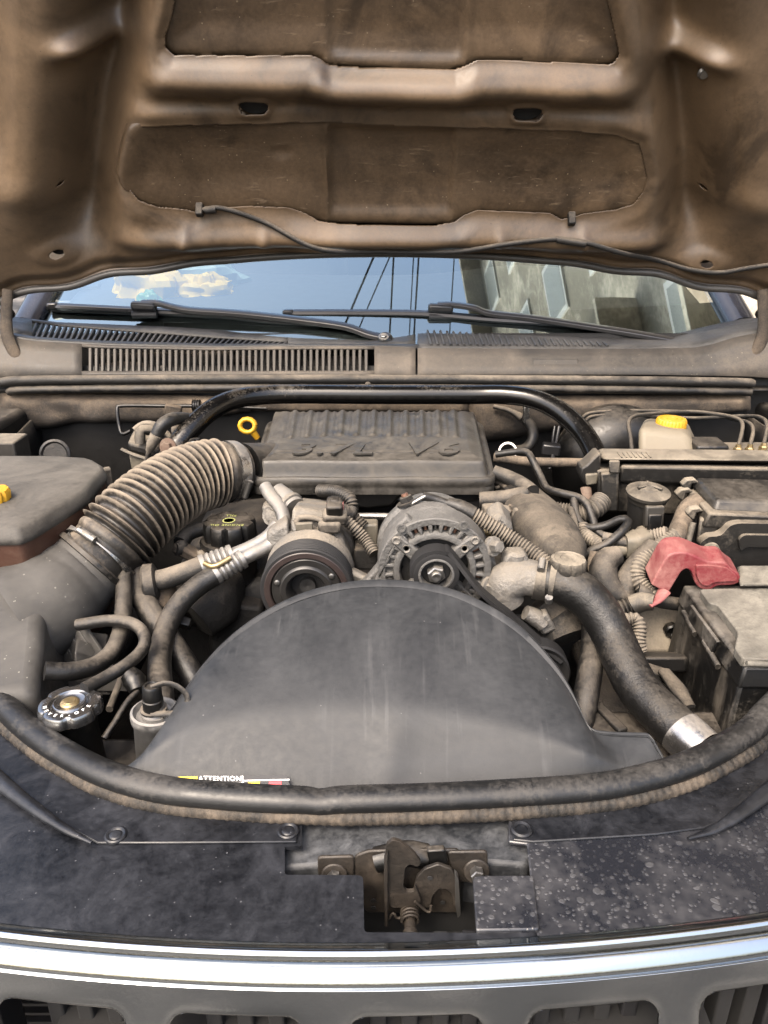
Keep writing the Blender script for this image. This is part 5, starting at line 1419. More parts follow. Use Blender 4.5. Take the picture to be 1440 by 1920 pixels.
# ================================================================ alternator
al = thing('alternator', 'dusty grey alternator with slotted face and belt pulley', 'alternator')
AC = W(815, 1070, .80); q = mpp(815, 1070, .80)
ringz('front_ring', al, 'alu_clean', AC, .0575, .0665, -.030, .000)
lathe('rear_housing', al, 'alu_clean', AC + Vector((0, .028, 0)), (0, 1, 0), [(0, .0660), (.008, .0670), (.012, .0640), (.030, .0640), (.034, .0680), (.044, .0680), (.050, .0640), (.075, .058), (.080, .04), (.080, 0)], 64)
lathe('stator', al, 'gunk', AC + Vector((0, .016, 0)), fr, [(0, .0), (.0, .060), (.002, .060), (.002, .0)], 48)
lathe('mid_ring', al, 'alu_clean', AC, fr, [(-.020, .0400), (-.001, .0400), (.0015, .0415), (.0020, .0440), (.0012, .0475), (-.001, .0490), (-.020, .0490)], 64)
for k in range(28):
    a = 2 * math.pi * (k + .5) / 28
    d_ = Vector((math.cos(a), 0, math.sin(a))); t_ = Vector((-math.sin(a), 0, math.cos(a)))
    p = AC + d_ * .053
    w_ = .0021 if k % 7 != 3 else .0050
    prism('vane', al, 'alu_clean', [p - d_ * .006 - t_ * w_, p + d_ * .006 - t_ * w_ * 1.15, p + d_ * .006 + t_ * w_ * 1.15, p - d_ * .006 + t_ * w_], (0, .016, 0), .0012, 1)
for k in range(28):
    a = 2 * math.pi * (k + 1) / 28
    if math.sin(a) < -.3: continue
    d_ = Vector((math.cos(a), 0, math.sin(a)))
    tube('winding', al, 'copper' if k % 3 else 'steel', [AC + d_ * .0495 + Vector((0, .010, 0)), AC + d_ * .0565 + Vector((0, .010, 0))], .0022, n=8)
lathe('fan', al, 'gunk', AC + Vector((0, .012, 0)), fr, [(0, 0), (0, .041), (.003, .041), (.004, .030), (.004, 0)], 40, lobes=(16, .12, 0, .0035, .035))
for a in (42, 138, 222, 318):
    d_ = Vector((math.cos(R(a)), 0, math.sin(R(a)))); t_ = Vector((-d_.z, 0, d_.x))
    A0, A1 = AC + d_ * .016, AC + d_ * .060
    prism('spoke', al, 'alu_clean', [A0 - t_ * .0085 + fr * .0035, A1 - t_ * .0065 + fr * .0035, A1 + d_ * .005 + fr * .0035, A1 + t_ * .0065 + fr * .0035, A0 + t_ * .0085 + fr * .0035], (0, .014, 0), .002)
    lathe('spoke_dimple', al, 'alu', AC + d_ * .045 + fr * .0035, fr, [(0, .0048), (.0012, .0046), (.0004, .0036), (0, .003), (0, 0)], 18)
    lathe('spoke_bolt', al, 'alu', AC + d_ * .0605 + fr * .003, fr, [(0, .0055), (.0015, .0053), (.0022, .004), (.0012, .0025), (.0012, 0)], 18)
PC = W(818, 1078, .775)
lathe('pulley', al, 'belt', PC, fr, [(-.024, .0225), (-.022, .0265), (-.004, .0265), (-.002, .0250), (.0006, .0262), (.0012, .0240), (.0010, .0190), (-.001, .0178), (-.012, .0170), (-.014, .008), (-.014, 0)], 56)
lathe('pulley_face', al, 'alu_clean', PC + fr * .0012, fr, [(-.010, .0165), (.0004, .0178), (.0006, .0192), (0, .0205), (-.002, .0205), (-.010, .0165)], 56)
bolt(al, PC + Vector((0, .012, 0)), fr, .0105, .015, 'steel', flange=False, name='nut')
lathe('recess_shade', al, 'cav', PC + Vector((0, .0105, 0)), fr, [(0, .0163), (.001, .0160), (.001, 0)], 32)  # black disc painted in as the shade round the pulley nut
lathe('shaft', al, 'steel', PC, fr, [(-.01, .0058), (.006, .0058), (.007, .0048), (.0065, .002), (.006, 0)], 24)
prism('bracket', al, 'alu_clean', [W(a, b, .805) for a, b in [(762, 968), (745, 985), (725, 1030), (705, 1066), (688, 1086), (662, 1110), (735, 1112), (744, 1060), (765, 1010), (782, 985)]], (0, .016, 0), .003)
prism('bracket_rib', al, 'alu_clean', [W(a, b, .800) for a, b in [(757, 985), (762, 990), (726, 1062), (712, 1090), (702, 1090)]], (0, .012, 0), .002)
prism('bracket', al, 'alu_clean', [W(a, b, .815) for a, b in [(868, 975), (885, 988), (905, 1030), (930, 1055), (935, 1075), (920, 1095), (895, 1090), (890, 1040), (860, 990)]], (0, .02, 0), .003)
hexa('support_arm', al, 'alu', [W(630, 1120, .83), W(720, 1120, .81), W(720, 1115, .84), W(630, 1115, .87)], [W(645, 1062, .83), W(705, 1090, .81), W(700, 1080, .84), W(640, 1050, .87)], .006)
bolt(al, W(922, 1024, .81), (.6, -1, .4), .0075, .016, 'alu')
bolt(al, W(915, 1098, .80), (.8, -1, .2), .0075, .014, 'alu')
for a, b in ((752, 990), (870, 985)):
    lathe('lug_hole', al, 'alu_clean', W(a, b, .798), fr, [(0, .0055), (.0012, .0053), (.0012, .0034), (-.004, .0032), (-.004, 0)], 18)
lathe('terminal_post', al, 'black', W(768, 958, .87), (-.15, -.2, 1), [(-.02, .010), (.0, .012), (.003, .0165), (.007, .0165), (.009, .011), (.010, 0)], 28)
tube('terminal_stud', al, 'copper', pts((768, 950, .865), (758, 926, .868)), [.0055, .0042], n=14)
bolt(al, W(765, 944, .866), W(758, 926, .868) - W(768, 950, .865), .0085, .010, 'gunk_dust', name='terminal_nut')
cab = thing('alternator_cable', 'black cable in corrugated conduit running from alternator to thermostat housing', 'cable')
tube('lug', cab, 'steel', pts((770, 944, .860), (783, 936, .860), (796, 929, .862)), .0060, n=10, flat=.5)
tube('cable', cab, 'hose', pts((792, 930, .862), (815, 936, .862), (842, 946, .858), (868, 956, .852)), .0055, n=14)
tube('sleeve', cab, 'hose', pts((840, 944, .858), (862, 951, .853), (888, 964, .848)), [.0075, .0092, .0095], n=16, lump=.08)
tube('conduit', cab, 'conduit', pts((880, 960, .850), (915, 981, .845), (955, 1007, .838), (995, 1034, .825), (1028, 1058, .81)), .0088, n=18, corr=(.0042, .0020))
harn = thing('compressor_harness', 'black corrugated wiring loom between compressor and alternator', 'wiring')
tube('conduit', harn, 'conduit_black', pts((600, 920, .95), (630, 922, .93), (655, 935, .91), (660, 955, .90), (652, 965, .885), (642, 955, .875)), .0080, n=14, corr=(.004, .0016))
tube('conduit', harn, 'conduit_black', pts((652, 962, .90), (668, 975, .895), (682, 988, .89)), .0080, n=14, corr=(.004, .0016))
tube('conduit', harn, 'conduit', pts((645, 972, .875), (665, 990, .87), (685, 1012, .865), (702, 1038, .85)), .0070, n=14, corr=(.004, .0016))
box('connector', harn, 'cream', W(690, 1000, .90), (.026, .02, .034), bevel=.003)
box('connector_body', harn, 'gunk_dust', W(690, 1040, .89), (.034, .03, .030), bevel=.003)
fuel = tube('fuel_rail', None, 'clamp', pts((640, 969, .985), (700, 968, .985), (760, 970, .985)), .0048, n=14)
tag(fuel, 'bright steel rail pipe behind the alternator', 'pipe')
man = thing('intake_manifold', 'black plastic manifold wall below the intake box', 'manifold')
box('wall', man, 'black', (-.01, 1.055, 1.02), (.26, .04, .13), bevel=.006)
for px_ in (700, 722, 745):
    tube('rib', man, 'black', pts((px_, 982, .995), (px_ - 2, 1030, .985)), .003, n=8)
alb = tube('coolant_pipe', None, 'brass', pts((892, 994, .87), (915, 998, .87), (932, 1000, .865), (940, 994, .87)), [.0052] * 4, n=14)
tag(alb, 'short brass-coloured pipe beside the alternator', 'pipe')

# ================================================================ drive belt and lower pulley
belt = thing('drive_belt', 'black ribbed drive belt running down from the alternator pulley', 'belt')
bpath = [PC + Vector((math.cos(R(a)) * .0278, .011, math.sin(R(a)) * .0278)) for a in (190, 165, 140, 115, 90, 70, 52)]
bpath += [W(900, 1106, .775), W(950, 1148, .770), W(1000, 1192, .762), W(1050, 1234, .755)]
path, tt = bez(bpath, 6)
loops = []
for i, p in enumerate(path):
    t_ = (path[min(i + 1, len(path) - 1)] - path[max(i - 1, 0)]).normalized(); nn = t_.cross(Vector((0, 1, 0))).normalized()
    loops.append([p + nn * a + Vector((0, b, 0)) for a, b in ((-.0022, -.010), (.0022, -.010), (.0022, .010), (-.0022, .010))])
loft('belt', belt, 'belt', loops, bevel=.0008)
idl = thing('idler_pulley', 'black ribbed pulley peeking over the shroud rim', 'pulley')
lathe('pulley', idl, 'belt', W(1005, 1268, .745), fr, [(-.022, .030), (-.022, .040), (-.002, .040), (0, .038), (-.002, .034), (-.006, .030), (-.006, .012), (0, .010), (0, 0)], 48)

# ================================================================ thermostat housing, coolant cap, upper hose
th = thing('thermostat_housing', 'dusty cast aluminium coolant outlet elbow', 'housing')
tube('elbow', th, 'alu', pts((952, 1130, .80), (945, 1108, .80), (955, 1088, .80), (985, 1082, .80), (1018, 1088, .795)), [.020, .022, .024, .0215, .0205], n=28)
prism('flange', th, 'alu', [W(a, b, .80) for a, b in [(946, 1048), (954, 1038), (984, 1038), (992, 1050), (998, 1078), (960, 1082), (942, 1070)]], (0, .022, .0), .004)
lathe('bolt_boss', th, 'alu', W(968, 1042, .808), (0, 0, 1), [(-.01, .011), (.003, .011), (.005, .009), (.004, .005), (.002, .004), (.002, 0)], 24)
lump_loft('neck_body', th, 'alu', [W(1030, 1098, .835), W(1062, 1104, .835), W(1100, 1116, .835)], [.026, .03, .026], [.022, .026, .024])
lump_loft('lower_casting', th, 'gunk_dust', [W(1010, 1130, .83), W(1040, 1160, .82), W(1060, 1200, .80)], [.03, .034, .028], [.035, .04, .03])
box('sensor', th, 'alu', W(1020, 1165, .79), (.018, .016, .026), (0, R(-30), 0), bevel=.003)
tube('sensor_body', th, 'alu', pts((985, 1148, .79), (1005, 1158, .79), (1020, 1175, .785)), [.009, .011, .008], n=14, lump=.1)
cc_ = thing('coolant_filler', 'dusty grey lobed coolant filler cap', 'coolant cap')
CC0 = WZ(1066, 1046, 1.106)
lathe('cap', cc_, 'lid_dust', CC0 + Vector((0, 0, -.016)), (0, 0, 1), [(0, .0205), (.002, .0212), (.013, .0208), (.0155, .0195), (.0165, .0165), (.0158, .0150), (.0165, .0135), (.0165, .0095), (.0158, .0085), (.0162, .006), (.0162, 0)], 96, lobes=(8, .07, -.001, .016, .018))
lathe('neck', cc_, 'alu', CC0 + Vector((0, 0, -.046)), (0, 0, 1), [(0, .018), (.02, .017), (.03, .018)], 32)
uh = thing('radiator_hose', 'thick black upper radiator hose sweeping past the shroud', 'hose')
hp = [(990, 1083, .80), (1012, 1087, .797), (1050, 1093, .79), (1090, 1112, .78), (1124, 1148, .765), (1150, 1195, .745), (1172, 1245, .715), (1200, 1295, .685), (1240, 1338, .655), (1280, 1375, .630), (1305, 1398, .615)]
HPp = pts(*hp)
tube('hose', uh, 'hose_big', HPp[1:], [.0225, .0235, .0240, .0235, .0230, .0230, .0230, .0228, .0228, .0228], n=36, step=.004)
path, tt = bez(HPp, 12); path, tt, L = resample(path, tt, .002); T_, N_ = frames(path)
band(uh, path, 4, 11, .0222, 'lid_dust', best_angle(path, 8, T_, N_) - .7, T=T_, N=N_, sw=.008)
band(uh, path, 13, 16, .0228, 'lid_dust', best_angle(path, 14, T_, N_) + .9, T=T_, N=N_, sw=.004)
tube('foil_end', uh, 'clamp', pts((1276, 1371, .632), (1300, 1394, .617), (1318, 1410, .607)), [.0235, .0240, .0236], n=36, lump=.05)
rt = thing('radiator_tank', 'dusty plastic radiator tank top under the hose, coloured black as shade', 'radiator tank')  # tan tank coloured black to stand in for shade in the gaps
hexa('tank', rt, 'black', [(.20, .60, .86), (.50, .60, .86), (.50, .70, .86), (.20, .70, .86)], [(.20, .60, .955), (.50, .60, .955), (.50, .70, .965), (.20, .70, .965)], .006)
hexa('tank', rt, 'black', [(-.52, .56, .84), (-.17, .56, .84), (-.17, .66, .84), (-.52, .66, .84)], [(-.52, .56, .955), (-.17, .56, .955), (-.17, .66, .96), (-.52, .66, .96)], .006)
box('strap', rt, 'gunk', WZ(1143, 1345, .966), (.012, .05, .006), (0, 0, R(20)), bevel=.002)
tube('rail', rt, 'conduit', [WZ(205, 1330, .985), WZ(228, 1270, .985)], .004, n=8)
lh = tube('lower_hose', None, 'hose', pts((1112, 1150, .80), (1112, 1208, .77), (1106, 1260, .73), (1098, 1310, .70), (1088, 1360, .68)), .014, n=20)
tag(lh, 'dusty hose dropping beside the shroud below the big radiator hose', 'hose')

# ================================================================ pipes between intake box and fuse box
p1 = thing('breather_hose', 'pair of dusty rubber breather hoses meeting at a bend', 'hose')
tube('lower_hose', p1, 'hose_dust', pts((900, 938, 1.005), (940, 936, 1.0), (975, 930, .995), (996, 922, .99)), [.0120, .0125, .0125, .0115], n=20)
tube('upper_hose', p1, 'hose_dust', pts((925, 884, 1.04), (955, 896, 1.03), (980, 910, 1.01), (997, 924, .988)), [.0095, .0105, .0115, .0118], n=20)
c1 = tube('wiring_conduit', None, 'conduit', pts((975, 935, 1.02), (1005, 948, 1.01), (1040, 960, .995), (1080, 963, .985), (1112, 955, .985), (1128, 940, 1.0)), .0140, n=22, corr=(.0046, .0022))
tag(c1, 'fat corrugated wiring conduit behind the valve cover', 'conduit')
va = tube('vacuum_hose', None, 'hose', pts((930, 852, 1.10), (968, 847, 1.09), (988, 848, 1.08), (998, 862, 1.065), (1012, 890, 1.045), (1025, 915, 1.02), (1050, 924, 1.0), (1082, 932, .985), (1100, 944, .97), (1110, 968, .955), (1118, 992, .94), (1136, 1008, .925), (1160, 1010, .915)), .0054, n=12)
tag(va, 'long thin black vacuum hose zigzagging from intake box', 'hose')
vb = tube('vent_hose', None, 'hose', pts((1076, 936, .985), (1080, 965, .965), (1092, 985, .95), (1112, 990, .94), (1140, 984, .935), (1162, 974, .93), (1176, 975, .925), (1176, 984, .918), (1160, 1002, .905), (1135, 1022, .90), (1110, 1032, .90), (1090, 1050, .90)), .0058, n=12)
tag(vb, 'thin black vent hose with a loop near the purge valve', 'hose')
gp_ = tube('heater_pipe', None, 'strip', pts((925, 858, 1.16), (1000, 866, 1.15), (1110, 868, 1.14)), .0075, n=14)
tag(gp_, 'tan dusty heater pipe crossing in front of the firewall', 'pipe')
fwc = thing('firewall_hose', 'short dark hose with steel clamp at the firewall', 'hose')
tube('hose', fwc, 'hose', pts((985, 785, 1.36), (998, 805, 1.34), (998, 825, 1.33), (985, 842, 1.32), (965, 846, 1.31)), .010, n=14)
tube('tail', fwc, 'hose_dust', pts((925, 762, 1.38), (955, 770, 1.375), (980, 784, 1.36)), [.004, .005, .008], n=12)
box('clamp', fwc, 'clamp', W(986, 775, 1.352), (.012, .012, .036), bevel=.003)
lathe('white_ring', fwc, 'white', W(952, 846, 1.30), (-.2, -1, .3), [(0, .013), (.003, .013), (.003, .0165), (0, .0165), (0, .013)], 28)
cn = thing('ground_connector', 'black wire connector hanging at the firewall', 'connector')
tube('wire', cn, 'black_clean', pts((1048, 800, 1.33), (1042, 830, 1.31), (1030, 880, 1.27)), .0030, n=8)
tube('wire', cn, 'black_clean', pts((1040, 800, 1.335), (1036, 830, 1.315), (1040, 875, 1.27)), .0025, n=8)
box('block', cn, 'black_clean', W(1033, 842, 1.30), (.032, .02, .020), (0, R(5), R(-8)), bevel=.003)

for a, b, y in ((975, 1000, .925), (1030, 1032, .865), (1000, 950, 1.0)):
    bolt(vc, W(a, b, y), (.2, -.4, 1), .0062, .010, 'alu')
tube('coil_wire', vc, 'conduit_black', pts((1064, 1018, .90), (1078, 1000, .915), (1076, 975, .94), (1070, 955, .97)), .005, n=8)
lump_loft('torn_cover', vc, 'hose_dust', [W(992, 968, .94), W(1018, 985, .93), W(1046, 1010, .915), W(1060, 1036, .90)], [.010, .012, .012, .008], [.008, .007, .008, .006], p=2)
dk = thing('steering_shaft', 'black round housing in the dark gap beside the valve cover', 'housing')
lathe('housing', dk, 'black', W(1062, 985, 1.06), (0, -.4, 1), [(-.08, .03), (-.01, .034), (0, .032), (.004, .024), (.004, 0)], 32)
tube('column', dk, 'gunk', pts((1075, 1010, 1.0), (1085, 1045, .95), (1100, 1080, .90)), .014, n=16)
inj = thing('injector_loom', 'tangle of dusty wires and plugs at the end of the intake box', 'wiring')
tube('loom', inj, 'hose_dust', pts((932, 905, 1.05), (950, 915, 1.03), (962, 930, 1.0), (985, 945, .97)), .006, n=10, lump=.3)
tube('wire', inj, 'conduit', pts((930, 915, 1.04), (955, 908, 1.035), (975, 920, 1.02)), .0028, n=8)
tube('wire', inj, 'conduit_black', pts((928, 900, 1.06), (948, 900, 1.05), (960, 912, 1.03), (955, 930, 1.0)), .0035, n=8)
box('plug', inj, 'conduit', W(940, 958, .955), (.024, .016, .013), (R(15), R(12), R(10)), bevel=.003)
box('plug', inj, 'black', W(960, 920, 1.01), (.020, .016, .013), (R(15), R(-12), R(30)), bevel=.003)
tube('strap', inj, 'cream', pts((975, 958, .945), (982, 970, .94), (976, 984, .935)), .0022, n=6)

# ================================================================ brake booster, reservoir, lines
bb = thing('brake_booster', 'black round brake booster behind the brace', 'brake booster')
BB = W(1165, 890, 1.30)
lathe('drum', bb, 'black', BB + Vector((0, .08, 0)), fr, [(0, .11), (.02, .112), (.03, .115), (.035, .112), (.055, .105), (.075, .08), (.085, .05), (.088, 0)], 56)
brs = thing('brake_reservoir', 'cream brake fluid reservoir with yellow screw cap', 'reservoir')
tp = [W(1196, 800, 1.165), W(1290, 812, 1.150), W(1288, 786, 1.245), W(1206, 782, 1.250)]
bt = [W(1196, 866, 1.14), W(1318, 868, 1.13), W(1312, 840, 1.24), W(1206, 836, 1.25)]
hexa('tank', brs, 'brake_tank', bt, tp, .012, 4)
BC = W(1258, 797, 1.20)
lathe('cap', brs, 'yellow', BC, (0, 0, 1), [(-.008, .0235), (-.006, .0242), (.008, .0240), (.011, .0220), (.0112, .017), (.0100, .0165), (.0112, .0155), (.0112, .009), (.0102, .0085), (.0110, .0075), (.0110, 0)], 96, lobes=(24, .05, -.007, .009, .02))
lathe('neck', brs, 'brake_tank', BC + Vector((0, 0, -.022)), (0, 0, 1), [(0, .023), (.014, .021)], 30)
for k, P_ in enumerate([
    [(1186, 858, 1.13), (1182, 820, 1.15), (1178, 795, 1.17), (1186, 782, 1.19), (1210, 777, 1.21), (1290, 772, 1.24), (1340, 776, 1.23), (1380, 784, 1.20), (1392, 795, 1.18), (1390, 815, 1.16), (1384, 838, 1.14)],
    [(1090, 786, 1.34), (1110, 774, 1.34), (1200, 770, 1.34), (1330, 775, 1.31), (1375, 786, 1.27), (1402, 792, 1.20), (1412, 806, 1.17), (1406, 838, 1.14)],
    [(1096, 792, 1.335), (1116, 780, 1.335), (1210, 779, 1.33), (1300, 784, 1.30), (1400, 780, 1.24), (1430, 785, 1.19), (1438, 800, 1.16), (1432, 835, 1.14)]]):
    o = thing('brake_line', ['steel brake line arching over the brake fluid reservoir', 'upper steel brake line along the firewall', 'lower steel brake line along the firewall'][k], 'pipe', 'brake lines')
    tube('pipe', o, 'gunk_dust', pts(*P_), .0032, n=10)
    e_ = W(*P_[-1])
    lathe('fitting', o, 'brass', e_ + Vector((0, 0, -.012)), (0, 0, 1), [(0, .0068), (.010, .0068), (.012, .0045), (.016, .004)], 6)
ab = thing('abs_unit', 'dusty black brake hydraulic block under the brake lines', 'hydraulic unit')
hexa('block', ab, 'dusty_plastic', [W(1325, 875, 1.12), W(1520, 875, 1.12), W(1520, 850, 1.18), W(1330, 850, 1.18)], [W(1325, 850, 1.125), W(1520, 850, 1.125), W(1520, 828, 1.19), W(1330, 828, 1.19)], .004)
box('cover', ab, 'black', W(1325, 838, 1.15), (.05, .05, .02), bevel=.004)

# ================================================================ fuse box
fb = thing('fuse_box', 'long dusty fuse box with ribbed pale lid', 'fuse box')
ZL = 1.142
def zl(a, b, z=ZL): return WZ(a, b, z)
hexa('lid', fb, 'lid_dust', [zl(1112, 868, ZL - .028), zl(1620, 878, ZL - .028), zl(1620, 850, ZL - .028), zl(1112, 846, ZL - .028)], [zl(1130, 862), zl(1620, 866), zl(1620, 846), zl(1122, 841)], .006, 3)
hexa('lid_skirt', fb, 'dusty_plastic', [W(1160, 906, 1.022), W(1620, 918, 1.022), W(1620, 905, 1.08), W(1160, 895, 1.08)], [W(1163, 873, 1.020), W(1620, 880, 1.020), W(1620, 872, 1.08), W(1163, 868, 1.08)], .005, 3)
hexa('body', fb, 'dusty_plastic', [W(1122, 960, 1.035), W(1620, 985, 1.035), W(1620, 960, 1.12), W(1122, 935, 1.12)], [W(1118, 880, 1.038), W(1620, 895, 1.038), W(1620, 880, 1.12), W(1118, 862, 1.12)], .004)
hexa('relay_cover', fb, 'dusty_plastic', [W(1128, 960, 1.015), W(1160, 960, 1.010), W(1160, 950, 1.05), W(1128, 950, 1.05)], [W(1126, 888, 1.018), W(1160, 884, 1.016), W(1160, 878, 1.05), W(1126, 882, 1.05)], .003)
hexa('latch_tab', fb, 'dusty_plastic', [W(1142, 888, 1.008), W(1162, 888, 1.008), W(1162, 886, 1.02), W(1142, 886, 1.02)], [W(1142, 864, 1.012), W(1162, 864, 1.012), W(1162, 862, 1.02), W(1142, 862, 1.02)], .002)
prism('end_bracket', fb, 'dusty_plastic', [W(a, b, 1.04) for a, b in [(1090, 878), (1100, 872), (1120, 852), (1128, 850), (1126, 890), (1118, 912), (1096, 910), (1088, 890)]], (0, .03, .0), .003)
prism('bracket_plate', fb, 'cream', [W(a, b, 1.036) for a, b in [(1098, 890), (1122, 888), (1120, 908), (1100, 911)]], (0, .006, .0), .002)
for k in range(7):
    pxx = 1158 + k * 9
    tube('lid_ridge', fb, 'lid_dust', [zl(pxx, 848, ZL + .0004), zl(pxx + 8, 858, ZL + .0004)], .0012, n=6)
tube('bracket_leg', fb, 'rust', pts((1098, 915, 1.03), (1104, 945, 1.01), (1104, 975, 1.0)), [.008, .006, .010], n=8, flat=.5)

# ================================================================ engine computer box
ec = thing('control_box', 'black engine control box with smooth raised lid', 'control box')
hexa('lid', ec, 'lid_black', [W(1338, 960, .915), W(1600, 972, .915), W(1600, 925, 1.0), W(1296, 914, 1.0)], [W(1344, 935, .925), W(1600, 944, .925), W(1600, 902, 1.005), W(1302, 894, 1.005)], .005, 3)
hexa('rim', ec, 'dusty_plastic', [W(1318, 990, .905), W(1600, 1002, .905), W(1600, 950, 1.0), W(1286, 935, 1.0)], [W(1330, 962, .905), W(1600, 974, .905), W(1600, 926, 1.0), W(1288, 916, 1.0)], .003)
hexa('body', ec, 'dusty_plastic', [W(1300, 1050, .905), W(1600, 1060, .905), W(1600, 1040, .98), W(1300, 1030, .98)], [W(1312, 972, .912), W(1600, 984, .912), W(1600, 950, .99), W(1312, 945, .99)], .004)
prism('cover_plate', ec, 'dusty_plastic', [W(a, b, .893) for a, b in round_poly([(1312, 1018), (1330, 1006), (1352, 1005), (1368, 986), (1384, 981), (1600, 985), (1600, 1075), (1330, 1068), (1314, 1040)], [8, 6, 10, 10, 8, 2, 2, 8, 10], 4)], (0, .014, 0), .006, 3)
prism('cover_ridge', ec, 'dusty_plastic', [W(a, b, .888) for a, b in round_poly([(1385, 1012), (1395, 1003), (1600, 1006), (1600, 1030), (1400, 1026), (1388, 1035)], [8, 8, 2, 2, 8, 6], 4)], (0, .010, 0), .004, 3)
lathe('boss', ec, 'lid_dust', W(1332, 1032, .893), fr, [(0, .0115), (.004, .0110), (.005, .0090), (.004, .0070), (-.002, .0065), (-.002, 0)], 28)
for a, b, y in ((1283, 926, .985), (1303, 962, .925), (1294, 908, .99)):
    prism('latch_clip', ec, 'lid_dust', [W(a + u, b + v, y) for u, v in ((-16, 2), (-6, -8), (10, -10), (18, -2), (4, 0), (0, 14), (-8, 12))], (0, .012, 0), .002)
tube('mount_rod', ec, 'lid_dust', pts((1300, 980, .90), (1292, 1010, .895), (1288, 1035, .89)), .004, n=8)
tube('mount_rod', ec, 'white', pts((1305, 1028, .885), (1302, 1042, .883)), .004, n=8)

# ================================================================ purge valve
pv = thing('purge_valve', 'round purge valve with wired connector in front of fuse box', 'valve')
PV = W(1216, 920, .975)
M['valve_plastic'] = dusty('valve_plastic', (.10, .088, .07), (.30, .25, .18), .46, .5, 24, up=.3, bump=.08, soft=.4)
lathe('cap', pv, 'valve_plastic', PV, (0, -.12, 1), [(-.014, .0255), (-.008, .0270), (-.005, .0295), (-.001, .0295), (.0005, .0270), (.0015, .0240), (.004, .0200), (.0045, .0150), (.0062, .0130), (.0065, .0080), (.0080, .0060), (.0080, 0)], 44)
for a in (80, 200, 320):
    d_ = Vector((math.cos(R(a)), math.sin(R(a)), 0))
    tube('cap_rib', pv, 'valve_plastic', [PV + Vector((0, 0, .0075)), PV + d_ * .018 + Vector((0, 0, .0062))], .0018, n=8)
lathe('canister', pv, 'dusty_plastic', PV + Vector((0, .004, -.075)), (0, 0, 1), [(0, .010), (.004, .0175), (.02, .0215), (.062, .0245)], 36)
box('connector', pv, 'black', PV + Vector((.002, -.028, -.034)), (.018, .014, .024), (R(-8), 0, 0), bevel=.002)
box('connector_base', pv, 'valve_plastic', PV + Vector((.002, -.026, -.026)), (.026, .012, .030), (R(-8), 0, 0), bevel=.003)
lathe('wire_boot', pv, 'cream', PV + Vector((.003, -.031, -.056)), (0, -.1, 1), [(0, .0085), (.004, .010), (.014, .0105), (.014, 0)], 20)
w0 = PV + Vector((.003, -.033, -.056))
for s in (-1, 1):
    tube('wire', pv, 'cream', [w0 + Vector((.003 * s, 0, .002)), w0 + Vector((.004 * s + .003, -.004, -.014)), W(1240 + 6 * s, 1000, .905), W(1258, 1018 + 3 * s, .893), W(1264, 1040, .88)], .0014, n=6)
tube('side_port', pv, 'cream', pts((1205, 998, .95), (1200, 1008, .935), (1192, 1012, .92)), [.010, .011, .010], n=16)
tb = thing('hose_tee', 'taped tan hose junction below the purge valve', 'hose')
lump_loft('taped_block', tb, 'cream', [W(1172, 1022, .905), W(1195, 1020, .905), W(1215, 1010, .91)], [.014, .016, .013], [.015, .018, .014], p=4)
tube('branch', tb, 'hose_dust', pts((1175, 1018, .905), (1150, 1012, .91), (1130, 1008, .915)), .008, n=14)
tube('branch', tb, 'conduit', pts((1140, 1032, .90), (1110, 1012, .925), (1095, 1000, .94), (1090, 985, .95)), .0085, n=16, corr=(.0042, .0018))
tube('branch', tb, 'cream', pts((1180, 1030, .903), (1158, 1034, .90), (1138, 1034, .90)), .0075, n=12)
tube('branch', tb, 'conduit', pts((1212, 1010, .91), (1235, 1004, .905), (1252, 1000, .90)), .0095, n=16, corr=(.0042, .0016))
el = thing('elbow_hose', 'lumpy dusty elbow hose wrapped in torn foam below the taped junction', 'hose')
tube('elbow', el, 'hose_dust', pts((1160, 1040, .88), (1138, 1050, .875), (1130, 1075, .865), (1140, 1102, .855), (1160, 1118, .85), (1175, 1125, .85)), [.012, .0165, .018, .0175, .0165, .015], n=22, lump=.08)
tube('branch', el, 'hose_dust', pts((1228, 1026, .885), (1205, 1048, .875), (1185, 1075, .865), (1172, 1100, .857), (1170, 1125, .85)), [.013, .014, .0145, .015, .0155], n=22, lump=.10)
tube('foam_flap', el, 'strip', pts((1118, 1035, .885), (1112, 1062, .872), (1124, 1100, .86), (1142, 1118, .855)), .0075, n=10, flat=.35, lump=.2)
tube('stub', el, 'hose', pts((1165, 1120, .852), (1160, 1135, .848), (1150, 1148, .845)), [.017, .018, .016], n=20)
cd = thing('battery_conduit', 'corrugated conduit bending down to the red terminal cover', 'conduit')
tube('conduit', cd, 'conduit', pts((1268, 1004, .895), (1245, 1020, .888), (1215, 1040, .875), (1198, 1062, .862), (1196, 1085, .852), (1210, 1105, .842), (1226, 1120, .832)), .0098, n=20, corr=(.0044, .0018))
tube('tan_sleeve', cd, 'strip', pts((1308, 940, .96), (1290, 955, .95), (1278, 980, .93), (1268, 1004, .90), (1262, 1020, .89)), [.013, .0135, .0125, .012, .010], n=18, lump=.05)

